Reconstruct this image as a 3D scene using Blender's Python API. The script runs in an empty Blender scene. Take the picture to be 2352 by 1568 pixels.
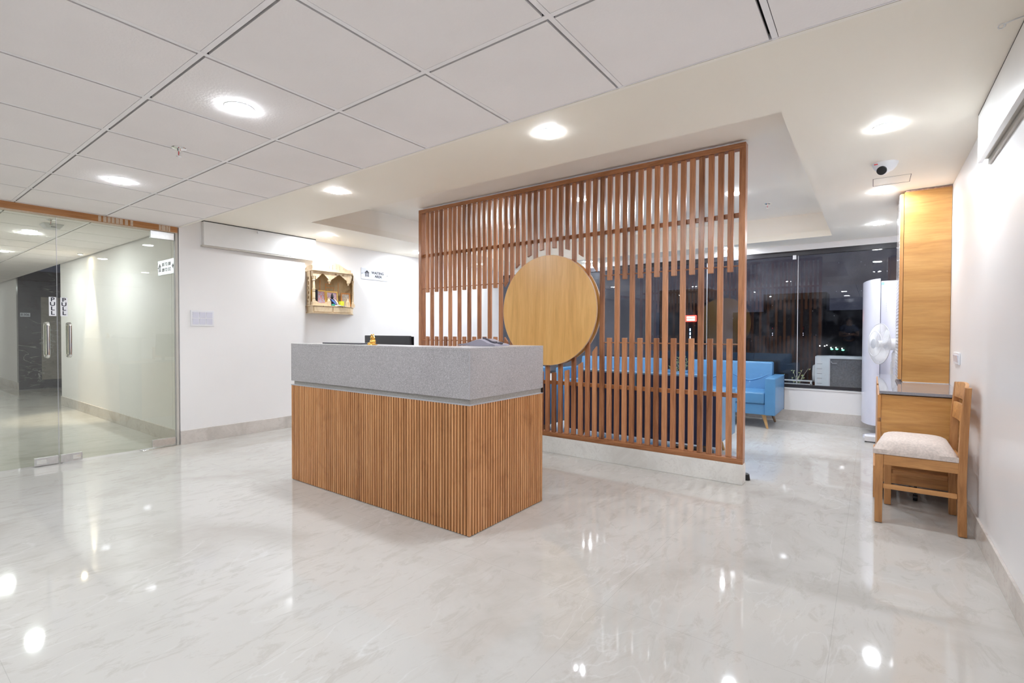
import bpy, bmesh, math, random
from mathutils import Vector, Matrix, Euler
random.seed(7)
SC = bpy.context.scene
COL = SC.collection
# ------------------------------------------------------------------ camera
EYE = 1.16
LENS = 1126.7655 / 2352 * 36
cr, sr = math.cos(0.00252278), math.sin(0.00252278)
cp, sp = math.cos(-0.0169961102), math.sin(-0.0169961102)
cy, sy = math.cos(0.634374617), math.sin(0.634374617)
R1 = Matrix(((cr, -sr, 0), (sr, cr, 0), (0, 0, 1)))
R2 = Matrix(((1, 0, 0), (0, cp, -sp), (0, sp, cp)))
AX = Matrix(((1, 0, 0), (0, 0, -1), (0, 1, 0)))
R3 = Matrix(((cy, -sy, 0), (sy, cy, 0), (0, 0, 1)))
cam_data = bpy.data.cameras.new('camera')
cam_data.sensor_width = 36
cam_data.sensor_fit = 'HORIZONTAL'
cam_data.lens = LENS
cam_data.clip_start = 0.05
cam_data.clip_end = 300
cam = bpy.data.objects.new('camera', cam_data)
COL.objects.link(cam)
cam.matrix_world = Matrix.Translation((0, 0, EYE)) @ (R3 @ AX @ R2 @ R1).to_4x4()
SC.camera = cam
# ------------------------------------------------------------------ world (night outside) and exposure
W = bpy.data.worlds.new('night'); SC.world = W; W.use_nodes = True
W.node_tree.nodes['Background'].inputs[0].default_value = (0.55, 0.6, 0.9, 1)
W.node_tree.nodes['Background'].inputs[1].default_value = 0.02
SC.view_settings.view_transform = 'Standard'
SC.view_settings.look = 'None'
SC.view_settings.gamma = 1
SC.view_settings.use_curve_mapping = False
SC.view_settings.exposure = 1.98
SC.cycles.max_bounces = 8
SC.cycles.diffuse_bounces = 6
SC.cycles.glossy_bounces = 4
SC.cycles.transparent_max_bounces = 12
LAMP = 100.0            # radiance of every round downlight
LAMP_COL = (0.885, 0.95, 1.012)

# ------------------------------------------------------------------ materials
MATS = {}
def nodes_of(name):
    m = bpy.data.materials.new(name); m.use_nodes = True
    nt = m.node_tree; b = nt.nodes['Principled BSDF']
    return m, nt, b
def N(nt, t, **k):
    n = nt.nodes.new(t)
    for a, v in k.items(): setattr(n, a, v)
    return n
def tex_vec(nt, scale=(1, 1, 1), rnd=0.0, kind='Object'):
    tc = N(nt, 'ShaderNodeTexCoord'); mp = N(nt, 'ShaderNodeMapping')
    mp.inputs['Scale'].default_value = scale
    if rnd:
        oi = N(nt, 'ShaderNodeObjectInfo'); mu = N(nt, 'ShaderNodeMath', operation='MULTIPLY'); mu.inputs[1].default_value = rnd
        ad = N(nt, 'ShaderNodeVectorMath', operation='ADD')
        nt.links.new(oi.outputs['Random'], mu.inputs[0]); nt.links.new(tc.outputs[kind], ad.inputs[0]); nt.links.new(mu.outputs[0], ad.inputs[1])
        nt.links.new(ad.outputs[0], mp.inputs['Vector'])
    else:
        nt.links.new(tc.outputs[kind], mp.inputs['Vector'])
    return mp.outputs[0]
def ramp(nt, fac, stops):
    r = N(nt, 'ShaderNodeValToRGB'); e = r.color_ramp.elements
    while len(e) < len(stops): e.new(0.5)
    for i, (p, c) in enumerate(stops):
        e[i].position = p; e[i].color = (*c, 1)
    nt.links.new(fac, r.inputs[0]); return r.outputs[0]
def noise(nt, vec, scale, detail=3, rough=0.5, dist=0.0):
    n = N(nt, 'ShaderNodeTexNoise'); n.inputs['Scale'].default_value = scale
    n.inputs['Detail'].default_value = detail; n.inputs['Roughness'].default_value = rough; n.inputs['Distortion'].default_value = dist
    nt.links.new(vec, n.inputs['Vector']); return n.outputs['Fac']
def bump(nt, b, h, strength, dist=0.01):
    n = N(nt, 'ShaderNodeBump'); n.inputs['Strength'].default_value = strength; n.inputs['Distance'].default_value = dist
    nt.links.new(h, n.inputs['Height']); nt.links.new(n.outputs[0], b.inputs['Normal'])
def mixc(nt, fac, a, b2, mode='MIX'):
    m = N(nt, 'ShaderNodeMix', data_type='RGBA', blend_type=mode)
    if isinstance(fac, float): m.inputs[0].default_value = fac
    else: nt.links.new(fac, m.inputs[0])
    for i, v in ((6, a), (7, b2)):
        if isinstance(v, tuple): m.inputs[i].default_value = (*v, 1)
        else: nt.links.new(v, m.inputs[i])
    return m.outputs[2]
def plain(name, col, rough=0.5, metal=0.0, var=0.06, scale=6.0, spec=0.5, bmp=0.0, bscale=60, coat=0.0):
    if name in MATS: return MATS[name]
    m, nt, b = nodes_of(name)
    v = tex_vec(nt)
    f = noise(nt, v, scale, 3)
    lo = tuple(max(0, c * (1 - var)) for c in col); hi = tuple(min(1, c * (1 + var)) for c in col)
    nt.links.new(ramp(nt, f, [(0.3, lo), (0.7, hi)]), b.inputs['Base Color'])
    b.inputs['Roughness'].default_value = rough; b.inputs['Metallic'].default_value = metal
    b.inputs['Specular IOR Level'].default_value = spec; b.inputs['Coat Weight'].default_value = coat
    if bmp: bump(nt, b, noise(nt, v, bscale, 4), bmp, 0.003)
    MATS[name] = m; return m
def wood(name, dark, mid, light, stretch=(26, 26, 1.4), rough=0.4, rnd=9.0, knots=0.0, coat=0.0, warp=1.2, bmp=0.15, rvar=0.0):
    m, nt, b = nodes_of(name)
    v = tex_vec(nt, stretch, rnd)
    f1 = noise(nt, v, 1.0, 6, 0.6, warp)
    c = ramp(nt, f1, [(0.28, dark), (0.5, mid), (0.72, light)])
    v2 = tex_vec(nt, tuple(s * 4 for s in stretch), rnd)
    f2 = noise(nt, v2, 1.0, 3, 0.7)
    c = mixc(nt, 0.25, c, ramp(nt, f2, [(0.35, dark), (0.65, light)]))
    if knots:
        wv = N(nt, 'ShaderNodeTexWave', wave_type='RINGS'); wv.inputs['Scale'].default_value = knots
        wv.inputs['Distortion'].default_value = 3.5; wv.inputs['Detail'].default_value = 2; wv.inputs['Detail Scale'].default_value = 0.7
        v3 = tex_vec(nt, tuple(min(1.6, s * 0.12) for s in stretch), rnd)
        nt.links.new(v3, wv.inputs['Vector'])
        c = mixc(nt, 0.22, c, ramp(nt, wv.outputs['Fac'], [(0.2, dark), (0.6, light)]))
    if rvar:
        oi = N(nt, 'ShaderNodeObjectInfo')
        c = mixc(nt, rvar, c, ramp(nt, oi.outputs['Random'], [(0.0, dark), (0.5, mid), (1.0, light)]))
    nt.links.new(c, b.inputs['Base Color'])
    b.inputs['Roughness'].default_value = rough; b.inputs['Coat Weight'].default_value = coat; b.inputs['Coat Roughness'].default_value = 0.25
    if bmp: bump(nt, b, f2, bmp, 0.002)
    MATS[name] = m; return m
def emit(name, col, s):
    m, nt, b = nodes_of(name)
    v = tex_vec(nt)
    f = noise(nt, v, 3.0)
    nt.links.new(ramp(nt, f, [(0, tuple(c * 0.97 for c in col)), (1, col)]), b.inputs['Emission Color'])
    b.inputs['Emission Strength'].default_value = s; b.inputs['Base Color'].default_value = (*col, 1)
    MATS[name] = m; return m
def marble(name, base, dark, vein, rough=0.07, scale=1.0, joints=False, vamt=0.5):
    m, nt, b = nodes_of(name)
    v = tex_vec(nt, (scale, scale, scale))
    vs = tex_vec(nt, (scale * 2.2, scale * 0.9, scale * 2.2))
    f = noise(nt, v, 0.9, 6, 0.62, 0.6)
    c = ramp(nt, f, [(0.3, dark), (0.5, base), (0.75, tuple(min(1, x * 1.07) for x in base))])
    # broken brownish clouding
    f2 = noise(nt, vs, 5.0, 8, 0.72, 1.2)
    c = mixc(nt, ramp(nt, f2, [(0.52, (0, 0, 0)), (0.62, (0.55,) * 3), (0.75, (0, 0, 0))]), c, dark)
    # thin pale veins
    wv = N(nt, 'ShaderNodeTexNoise'); wv.inputs['Scale'].default_value = 1.1; wv.inputs['Detail'].default_value = 5; wv.inputs['Distortion'].default_value = 1.6
    nt.links.new(vs, wv.inputs['Vector'])
    ab = N(nt, 'ShaderNodeMath', operation='SUBTRACT'); ab.inputs[1].default_value = 0.5; nt.links.new(wv.outputs['Fac'], ab.inputs[0])
    a2 = N(nt, 'ShaderNodeMath', operation='ABSOLUTE'); nt.links.new(ab.outputs[0], a2.inputs[0])
    gate = noise(nt, v, 1.7, 2)
    k = ramp(nt, a2.outputs[0], [(0.0, (vamt,) * 3), (0.006, (vamt * 0.5,) * 3), (0.014, (0, 0, 0))])
    g = ramp(nt, gate, [(0.45, (0, 0, 0)), (0.6, (1, 1, 1))])
    kk = mixc(nt, 1.0, k, g, 'MULTIPLY')
    c = mixc(nt, kk, c, vein)
    if joints:
        tc = N(nt, 'ShaderNodeTexCoord'); mp = N(nt, 'ShaderNodeMapping'); mp.inputs['Location'].default_value = (-0.285 + 1.2, -0.31, 0)
        nt.links.new(tc.outputs['Object'], mp.inputs['Vector'])
        br = N(nt, 'ShaderNodeTexBrick'); br.offset = 0.0
        br.inputs['Scale'].default_value = 1.0; br.inputs['Brick Width'].default_value = 0.8; br.inputs['Row Height'].default_value = 1.6
        br.inputs['Mortar Size'].default_value = 0.0011; br.inputs['Mortar Smooth'].default_value = 0.1
        nt.links.new(mp.outputs[0], br.inputs['Vector'])
        c = mixc(nt, ramp(nt, br.outputs['Fac'], [(0, (0, 0, 0)), (1, (0.3,) * 3)]), c, tuple(x * 0.6 for x in dark))
    nt.links.new(c, b.inputs['Base Color'])
    b.inputs['Roughness'].default_value = rough
    MATS[name] = m; return m
def speckle(name, a, c2, d, rough=0.3, scale=330):
    m, nt, b = nodes_of(name)
    v = tex_vec(nt)
    vo = N(nt, 'ShaderNodeTexVoronoi'); vo.inputs['Scale'].default_value = scale
    nt.links.new(v, vo.inputs['Vector'])
    s = N(nt, 'ShaderNodeSeparateColor'); nt.links.new(vo.outputs['Color'], s.inputs[0])
    c = ramp(nt, s.outputs[0], [(0.1, d), (0.4, a), (0.85, a), (0.97, c2)])
    f = noise(nt, v, 2.0, 3)
    c = mixc(nt, ramp(nt, f, [(0.3, (0, 0, 0)), (0.8, (0.25,) * 3)]), c, c2)
    nt.links.new(c, b.inputs['Base Color']); b.inputs['Roughness'].default_value = rough
    MATS[name] = m; return m
def glass(name, tint, ior=1.5, gain=1.8, dust=0.0):
    m = bpy.data.materials.new(name); m.use_nodes = True; nt = m.node_tree
    nt.nodes.remove(nt.nodes['Principled BSDF']); out = nt.nodes['Material Output']
    tr = N(nt, 'ShaderNodeBsdfTransparent'); tr.inputs[0].default_value = (*tint, 1)
    gl = N(nt, 'ShaderNodeBsdfGlossy'); gl.inputs['Roughness'].default_value = 0.0
    fr = N(nt, 'ShaderNodeFresnel'); fr.inputs['IOR'].default_value = ior
    ge = N(nt, 'ShaderNodeNewGeometry')
    a = N(nt, 'ShaderNodeMath', operation='SUBTRACT'); a.inputs[0].default_value = gain; nt.links.new(ge.outputs['Backfacing'], a.inputs[1])
    a2 = N(nt, 'ShaderNodeMath', operation='SUBTRACT'); a2.inputs[0].default_value = 1; nt.links.new(ge.outputs['Backfacing'], a2.inputs[1])
    mu = N(nt, 'ShaderNodeMath', operation='MULTIPLY', use_clamp=True); nt.links.new(fr.outputs[0], mu.inputs[0]); mu.inputs[1].default_value = gain
    m2 = N(nt, 'ShaderNodeMath', operation='MULTIPLY', use_clamp=True); nt.links.new(mu.outputs[0], m2.inputs[0]); nt.links.new(a2.outputs[0], m2.inputs[1])
    mx = N(nt, 'ShaderNodeMixShader'); nt.links.new(m2.outputs[0], mx.inputs[0]); nt.links.new(tr.outputs[0], mx.inputs[1]); nt.links.new(gl.outputs[0], mx.inputs[2])
    last = mx
    if dust:
        v = tex_vec(nt)
        vo = N(nt, 'ShaderNodeTexVoronoi'); vo.inputs['Scale'].default_value = 9.0; vo.inputs['Randomness'].default_value = 1
        nt.links.new(v, vo.inputs['Vector'])
        k = ramp(nt, vo.outputs['Distance'], [(0.0, (1, 1, 1)), (0.028, (1, 1, 1)), (0.034, (0, 0, 0))])
        f = noise(nt, v, 2.2, 5, 0.7)
        k2 = ramp(nt, f, [(0.45, (0, 0, 0)), (0.85, (0.05,) * 3)])
        kk = mixc(nt, 1.0, mixc(nt, 1.0, k, (dust, dust, dust), 'MULTIPLY'), k2, 'ADD')
        df = N(nt, 'ShaderNodeBsdfDiffuse'); df.inputs[0].default_value = (0.75, 0.8, 0.9, 1)
        mx2 = N(nt, 'ShaderNodeMixShader'); nt.links.new(kk, mx2.inputs[0]); nt.links.new(mx.outputs[0], mx2.inputs[1]); nt.links.new(df.outputs[0], mx2.inputs[2])
        last = mx2
    nt.links.new(last.outputs[0], out.inputs[0])
    MATS[name] = m; return m

M_wall = plain('wall_paint', (0.85, 0.83, 0.825), 0.62, var=0.02, scale=1.2, bmp=0.05, bscale=180)
M_wallr = plain('satin_wall_paint', (0.85, 0.84, 0.85), 0.3, var=0.02, scale=1.2, bmp=0.02, bscale=90)
M_ceil = plain('ceiling_plaster_paint', (0.92, 0.865, 0.765), 0.6, var=0.025, scale=0.8, bmp=0.05, bscale=120)
M_cove = plain('cove_paint', (0.94, 0.89, 0.81), 0.6, var=0.02, scale=0.8)
M_tile = plain('mineral_fibre_tile', (0.93, 0.885, 0.875), 0.85, var=0.025, scale=2.0, bmp=0.4, bscale=85)
M_tbar = plain('grid_bar_enamel', (0.94, 0.91, 0.92), 0.45, var=0.02)
M_gap = plain('dark_gap', (0.03, 0.028, 0.03), 0.9)
M_floor = marble('polished_marble_floor', (0.565, 0.545, 0.515), (0.46, 0.43, 0.39), (0.76, 0.76, 0.755), 0.045, 1.0, True, 0.28)
M_skirt = marble('marble_skirting', (0.64, 0.59, 0.55), (0.50, 0.46, 0.42), (0.75, 0.74, 0.73), 0.22, 3.0, False, 0.35)
M_plinth = marble('marble_plinth', (0.84, 0.82, 0.785), (0.70, 0.67, 0.63), (0.75, 0.75, 0.74), 0.25, 3.0, False, 0.35)
M_dmarble = marble('dark_grey_marble', (0.15, 0.145, 0.155), (0.10, 0.09, 0.09), (0.6, 0.6, 0.58), 0.15, 1.6, False, 0.8)
M_dmarble2 = marble('taupe_marble', (0.36, 0.33, 0.30), (0.24, 0.22, 0.20), (0.6, 0.6, 0.58), 0.15, 1.6, False, 0.7)
M_slat = wood('stained_pine_slat', (0.10, 0.030, 0.010), (0.43, 0.165, 0.07), (0.74, 0.36, 0.175), (34, 34, 2.2), 0.30, 9.0, 1.5, 0.25, rvar=0.35)
M_frame = wood('stained_pine_frame', (0.18, 0.06, 0.02), (0.37, 0.145, 0.055), (0.54, 0.24, 0.105), (3.0, 30, 30), 0.33, 9.0, 1.2, 0.25)
M_framev = wood('stained_pine_post', (0.20, 0.07, 0.025), (0.42, 0.165, 0.07), (0.60, 0.28, 0.13), (30, 30, 3.0), 0.33, 9.0, 1.2, 0.25)
M_disc = wood('honey_oak_veneer', (0.62, 0.32, 0.09), (0.82, 0.46, 0.15), (0.92, 0.57, 0.22), (12, 12, 1.0), 0.3, 3.0, 0.7, 0.3, bmp=0.03)
M_disce = plain('disc_edge_band', (0.66, 0.45, 0.30), 0.35)
M_discs = wood('disc_brown_edge', (0.22, 0.09, 0.03), (0.36, 0.17, 0.06), (0.46, 0.24, 0.10), (8, 8, 8), 0.4, 0.0)
M_rib = wood('teak_reed_cladding', (0.38, 0.145, 0.05), (0.66, 0.305, 0.12), (0.82, 0.45, 0.21), (42, 42, 1.3), 0.38, 0.0, 0.0, 0.15)
_nt = M_rib.node_tree; _b = _nt.nodes['Principled BSDF']; _src = _b.inputs['Base Color'].links[0].from_socket
_tc = N(_nt, 'ShaderNodeTexCoord'); _sn = N(_nt, 'ShaderNodeVectorMath', operation='SNAP'); _sn.inputs[1].default_value = (0.02396, 0.02394, 50)
_ad = N(_nt, 'ShaderNodeVectorMath', operation='ADD'); _ad.inputs[1].default_value = (0.9345, 0.366, 10)
_wn = N(_nt, 'ShaderNodeTexWhiteNoise'); _nt.links.new(_tc.outputs['Object'], _ad.inputs[0]); _nt.links.new(_ad.outputs[0], _sn.inputs[0]); _nt.links.new(_sn.outputs[0], _wn.inputs['Vector'])
_c = mixc(_nt, 1.0, _src, ramp(_nt, _wn.outputs['Value'], [(0.0, (0.80, 0.76, 0.73)), (0.35, (0.93, 0.91, 0.89)), (0.7, (1.0, 0.99, 0.97)), (1.0, (1.06, 1.06, 1.08))]), 'MULTIPLY')
_v = tex_vec(_nt, (2.2, 2.2, 1.6)); _c = mixc(_nt, 1.0, _c, ramp(_nt, noise(_nt, _v, 2.6, 4, 0.6, 0.5), [(0.28, (0.80, 0.74, 0.70)), (0.42, (1, 1, 1))]), 'MULTIPLY')
_nt.links.new(_c, _b.inputs['Base Color'])
M_ribgap = plain('cladding_groove', (0.02, 0.008, 0.004), 0.95)
M_stone = speckle('grey_speckled_stone', (0.43, 0.405, 0.415), (0.62, 0.60, 0.61), (0.28, 0.26, 0.265), 0.28)
M_stoneD = speckle('grey_stone_reveal', (0.36, 0.34, 0.32), (0.45, 0.43, 0.41), (0.28, 0.26, 0.24), 0.35)
M_granite = speckle('granite_counter', (0.27, 0.27, 0.30), (0.36, 0.36, 0.39), (0.20, 0.20, 0.22), 0.06, 800)
M_teakh = wood('golden_teak_veneer', (0.44, 0.205, 0.055), (0.60, 0.305, 0.09), (0.70, 0.40, 0.145), (1.6, 9, 15), 0.33, 0.0, 0.9, 0.2, 1.6, 0.02)
M_teakv = wood('golden_teak_edge', (0.45, 0.19, 0.05), (0.58, 0.27, 0.085), (0.66, 0.34, 0.13), (25, 25, 2), 0.33, 5.0)
M_chair = wood('solid_teak_leg', (0.27, 0.11, 0.035), (0.49, 0.22, 0.075), (0.64, 0.33, 0.125), (24, 24, 2.2), 0.42, 7.0, 0.8, 0.1)
M_chairh = wood('solid_teak_rail', (0.29, 0.12, 0.038), (0.54, 0.25, 0.085), (0.70, 0.37, 0.14), (2.2, 24, 24), 0.42, 7.0, 0.8, 0.1)
M_seat = plain('beige_woven_fabric', (0.66, 0.57, 0.52), 0.95, var=0.12, scale=90, bmp=0.4, bscale=500)
M_blue = plain('blue_leatherette', (0.085, 0.255, 0.49), 0.36, var=0.05, scale=5, bmp=0.1, bscale=30, coat=0.15)
M_navy = plain('navy_backing', (0.018, 0.030, 0.085), 0.75, var=0.08)
M_leg = wood('light_beech_leg', (0.50, 0.28, 0.10), (0.62, 0.38, 0.16), (0.72, 0.48, 0.22), (20, 20, 3), 0.4)
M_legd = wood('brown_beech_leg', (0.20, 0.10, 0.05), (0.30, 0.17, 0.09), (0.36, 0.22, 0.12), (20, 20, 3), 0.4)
M_white = plain('white_plastic', (0.80, 0.80, 0.83), 0.3, var=0.02)
M_acw = plain('glossy_white_panel', (0.70, 0.70, 0.80), 0.16, var=0.02)
M_acin = plain('pale_grey_plastic', (0.55, 0.56, 0.6), 0.35, var=0.02)
M_metal = plain('brushed_steel', (0.72, 0.72, 0.73), 0.28, 1.0, var=0.05, scale=40)
M_sign = plain('brushed_aluminium_plate', (0.78, 0.80, 0.88), 0.3, 0.75, var=0.05, scale=20)
M_chrome = plain('chrome', (0.85, 0.85, 0.84), 0.08, 1.0, var=0.02)
M_black = plain('black_plastic', (0.012, 0.012, 0.014), 0.4, var=0.1)
M_mon = plain('monitor_plastic', (0.035, 0.034, 0.04), 0.45, var=0.1)
M_ink = plain('black_lettering', (0.02, 0.02, 0.035), 0.5)
M_inkg = plain('grey_lettering', (0.12, 0.12, 0.15), 0.5)
M_gold = plain('polished_gold', (0.90, 0.55, 0.14), 0.22, 1.0, var=0.08, scale=60)
M_phone = plain('grey_phone_plastic', (0.33, 0.31, 0.37), 0.35)
M_phoned = plain('dark_phone_plastic', (0.06, 0.055, 0.075), 0.35)
M_beam = wood('teak_beam', (0.33, 0.13, 0.035), (0.45, 0.19, 0.055), (0.54, 0.25, 0.085), (20, 2.0, 20), 0.4, 0.0)
M_tape = plain('masking_tape', (0.62, 0.50, 0.38), 0.7, var=0.12, scale=60)
M_btape = plain('blue_tape', (0.35, 0.58, 0.95), 0.5)
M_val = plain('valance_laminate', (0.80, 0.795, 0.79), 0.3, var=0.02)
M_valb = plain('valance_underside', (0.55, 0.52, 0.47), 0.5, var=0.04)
M_maple = wood('pale_carved_wood', (0.60, 0.44, 0.26), (0.72, 0.55, 0.35), (0.80, 0.65, 0.45), (6, 14, 6), 0.5, 2.0)
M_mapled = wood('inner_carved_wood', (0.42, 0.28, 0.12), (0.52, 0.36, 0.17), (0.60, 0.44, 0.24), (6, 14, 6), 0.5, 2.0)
M_kum = plain('orange_paint', (0.80, 0.33, 0.08), 0.7)
M_gframe = plain('gilt_frame', (0.72, 0.42, 0.09), 0.35, 0.3)
M_oframe = plain('orange_frame', (0.62, 0.23, 0.03), 0.4)
M_yellow = plain('yellow_card', (0.72, 0.72, 0.04), 0.5)
M_green = plain('green_cloth', (0.03, 0.32, 0.2), 0.8)
M_cloth = plain('white_cloth', (0.75, 0.75, 0.72), 0.9)
M_bcloth = plain('blue_cloth', (0.12, 0.2, 0.55), 0.8)
M_doll = plain('black_stone', (0.012, 0.012, 0.016), 0.35)
M_red = plain('red_bulb', (0.7, 0.02, 0.03), 0.2)
M_leaf = plain('leaf', (0.50, 0.60, 0.25), 0.6, var=0.3)
M_twig = plain('twig', (0.6, 0.6, 0.5), 0.8)
M_cond = plain('condenser_casing', (0.84, 0.90, 0.93), 0.45)
M_coil = plain('condenser_coil', (0.20, 0.20, 0.21), 0.6, var=0.2, scale=60)
M_winf = plain('dark_window_frame', (0.025, 0.023, 0.028), 0.4)
M_joint = plain('silicone_joint', (0.45, 0.45, 0.48), 0.35)
M_lamp = emit('lamp_diffuser', LAMP_COL, LAMP)
M_lampc = emit('corridor_lamp_diffuser', LAMP_COL, LAMP * 1.7)
M_lampt = emit('tray_lamp_diffuser', LAMP_COL, LAMP * 1.5)
M_spot = emit('warm_spot_lens', (1.0, 0.86, 0.66), 60)
M_far = emit('far_street_light', (1.0, 1.0, 1.0), 6)
M_farg = emit('far_foliage_glow', (0.2, 0.9, 0.5), 0.9)  # foliage glows by emission in place of street light falling on it
M_farb = emit('far_blue_window', (0.5, 0.75, 1.0), 1.2)
M_redsign = emit('far_red_sign', (1.0, 0.04, 0.03), 2.2)
M_redtxt = emit('far_sign_lettering', (1.0, 0.75, 0.6), 3.0)
M_led = emit('red_led', (1.0, 0.05, 0.05), 2.0)
M_ledw = emit('white_led', (0.8, 0.8, 1.0), 3.0)
M_gdoor = glass('green_tinted_glass', (0.89, 0.905, 0.85), 1.5, 1.6)
M_gwin = glass('window_glass', (0.94, 0.95, 0.96), 1.52, 2.25, 0.5)
M_guard = plain('fan_guard_wire', (0.86, 0.86, 0.88), 0.3)
def picture(name, cols, sc):
    m, nt, b = nodes_of(name); v = tex_vec(nt, (1, 1, 1))
    f = noise(nt, v, sc * 1.6, 6, 0.75, 0.2)
    nt.links.new(ramp(nt, f, [(0.3 + 0.4 * i / (len(cols) - 1), c) for i, c in enumerate(cols)]), b.inputs['Base Color'])
    b.inputs['Roughness'].default_value = 0.2; return m
M_pic1 = picture('print_blue', [(0.1, 0.18, 0.4), (0.45, 0.5, 0.6), (0.6, 0.15, 0.12), (0.8, 0.6, 0.5)], 25)
M_pic2 = picture('print_pink', [(0.15, 0.1, 0.2), (0.6, 0.3, 0.4), (0.7, 0.6, 0.65), (0.5, 0.1, 0.1)], 28)
M_pic3 = picture('print_green', [(0.05, 0.25, 0.1), (0.5, 0.4, 0.25), (0.25, 0.15, 0.1), (0.6, 0.5, 0.4)], 22)

# ------------------------------------------------------------------ geometry helpers
class MB:
    def __init__(s): s.v = []; s.f = []
    def add(s, vs, fs):
        o = len(s.v); s.v += [tuple(v) for v in vs]; s.f += [tuple(i + o for i in f) for f in fs]; return s
    def box(s, x0, x1, y0, y1, z0, z1):
        if x0 > x1: x0, x1 = x1, x0
        if y0 > y1: y0, y1 = y1, y0
        if z0 > z1: z0, z1 = z1, z0
        return s.add([(x0, y0, z0), (x1, y0, z0), (x1, y1, z0), (x0, y1, z0), (x0, y0, z1), (x1, y0, z1), (x1, y1, z1), (x0, y1, z1)],
                     [(0, 3, 2, 1), (4, 5, 6, 7), (0, 1, 5, 4), (1, 2, 6, 5), (2, 3, 7, 6), (3, 0, 4, 7)])
    def hexa(s, b, t):        # bottom 4 and top 4 points, counter-clockwise from above
        return s.add(list(b) + list(t), [(0, 3, 2, 1), (4, 5, 6, 7), (0, 1, 5, 4), (1, 2, 6, 5), (2, 3, 7, 6), (3, 0, 4, 7)])
    def prism(s, poly, axis, a, b):   # convex polygon pushed along an axis; poly in the two other coordinates
        def P(p, t):
            return {'x': (t, p[0], p[1]), 'y': (p[0], t, p[1]), 'z': (p[0], p[1], t)}[axis]
        n = len(poly)
        return s.add([P(p, a) for p in poly] + [P(p, b) for p in poly],
                     [tuple(range(n))[::-1], tuple(range(n, 2 * n))] + [(i, (i + 1) % n, n + (i + 1) % n, n + i) for i in range(n)])
    def tube(s, pts, r, n=10, caps=True):
        pts = [Vector(p) for p in pts]; rs = r if isinstance(r, (list, tuple)) else [r] * len(pts)
        vs = []; fs = []; up = Vector((0, 0, 1))
        d0 = (pts[1] - pts[0]).normalized()
        if abs(d0.dot(up)) > 0.9: up = Vector((1, 0, 0))
        side = d0.cross(up).normalized()
        for i, p in enumerate(pts):
            d = (pts[min(i + 1, len(pts) - 1)] - pts[max(i - 1, 0)])
            d = d.normalized() if d.length else d0
            side = (side - d * side.dot(d)).normalized(); u = d.cross(side)
            for k in range(n):
                a = 2 * math.pi * k / n
                vs.append(p + (side * math.cos(a) + u * math.sin(a)) * rs[i])
        for i in range(len(pts) - 1):
            for k in range(n):
                fs.append((i * n + k, i * n + (k + 1) % n, (i + 1) * n + (k + 1) % n, (i + 1) * n + k))
        if caps: fs += [tuple(range(n))[::-1], tuple(range((len(pts) - 1) * n, len(pts) * n))]
        return s.add(vs, fs)
    def lathe(s, prof, c=(0, 0, 0), n=24, axis=(0, 0, 1), sx=1.0):
        ax = Vector(axis).normalized(); q = Vector((0, 0, 1)).rotation_difference(ax)
        vs = []; fs = []; c = Vector(c)
        for (r, h) in prof:
            for k in range(n):
                a = 2 * math.pi * k / n
                vs.append(c + q @ Vector((r * math.cos(a) * sx, r * math.sin(a), h)))
        for i in range(len(prof) - 1):
            for k in range(n):
                fs.append((i * n + k, i * n + (k + 1) % n, (i + 1) * n + (k + 1) % n, (i + 1) * n + k))
        fs += [tuple(range(n))[::-1], tuple(range((len(prof) - 1) * n, len(prof) * n))]
        return s.add(vs, fs)
    def ball(s, c, r, sc=(1, 1, 1), n=14):
        vs = []; fs = []; m = n // 2
        for i in range(m + 1):
            t = math.pi * i / m
            for k in range(n):
                a = 2 * math.pi * k / n
                vs.append((c[0] + r * sc[0] * math.sin(t) * math.cos(a), c[1] + r * sc[1] * math.sin(t) * math.sin(a), c[2] - r * sc[2] * math.cos(t)))
        for i in range(m):
            for k in range(n):
                fs.append((i * n + k, i * n + (k + 1) % n, (i + 1) * n + (k + 1) % n, (i + 1) * n + k))
        return s.add(vs, fs)
    def build(s, name, mat, parent=None, bevel=0.0, smooth=False, seg=2):
        me = bpy.data.meshes.new(name)
        off = parent_loc(parent)
        me.from_pydata([(v[0] - off[0], v[1] - off[1], v[2] - off[2]) for v in s.v], [], s.f)
        me.validate()
        bm = bmesh.new(); bm.from_mesh(me)
        bmesh.ops.remove_doubles(bm, verts=bm.verts, dist=1e-6)
        bmesh.ops.recalc_face_normals(bm, faces=bm.faces)
        if bevel:
            es = [e for e in bm.edges if len(e.link_faces) == 2 and e.calc_face_angle(0) > 0.6]
            bmesh.ops.bevel(bm, geom=es, offset=bevel, segments=seg, profile=0.6, affect='EDGES', clamp_overlap=True)
        bm.to_mesh(me); bm.free()
        for p in me.polygons: p.use_smooth = smooth
        me.materials.append(mat)
        o = bpy.data.objects.new(name, me); COL.objects.link(o)
        if parent: o.parent = parent
        if smooth:
            try: me.set_sharp_from_angle(angle=math.radians(38))
            except Exception: pass
        return o
def parent_loc(p):
    t = Vector((0, 0, 0))
    while p is not None:
        t += p.location; p = p.parent
    return t
def tag(o, label=None, cat=None, group=None, kind=None):
    if label: o['label'] = label
    if cat: o['category'] = cat
    if group: o['group'] = group
    if kind: o['kind'] = kind
    return o
def thing(name, loc, label, cat, group=None):
    o = bpy.data.objects.new(name, None); COL.objects.link(o); o.location = loc; o.empty_display_size = 0.1
    return tag(o, label, cat, group)
def struct(name, mb, mat, parent=None, bevel=0.0):
    o = mb.build(name, mat, parent, bevel)
    if parent is None: o['kind'] = 'structure'
    return o
def copy_tree(o, parent=None):
    c = o.copy(); COL.objects.link(c); c.parent = parent
    for ch in list(o.children): copy_tree(ch, c)
    return c
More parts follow.
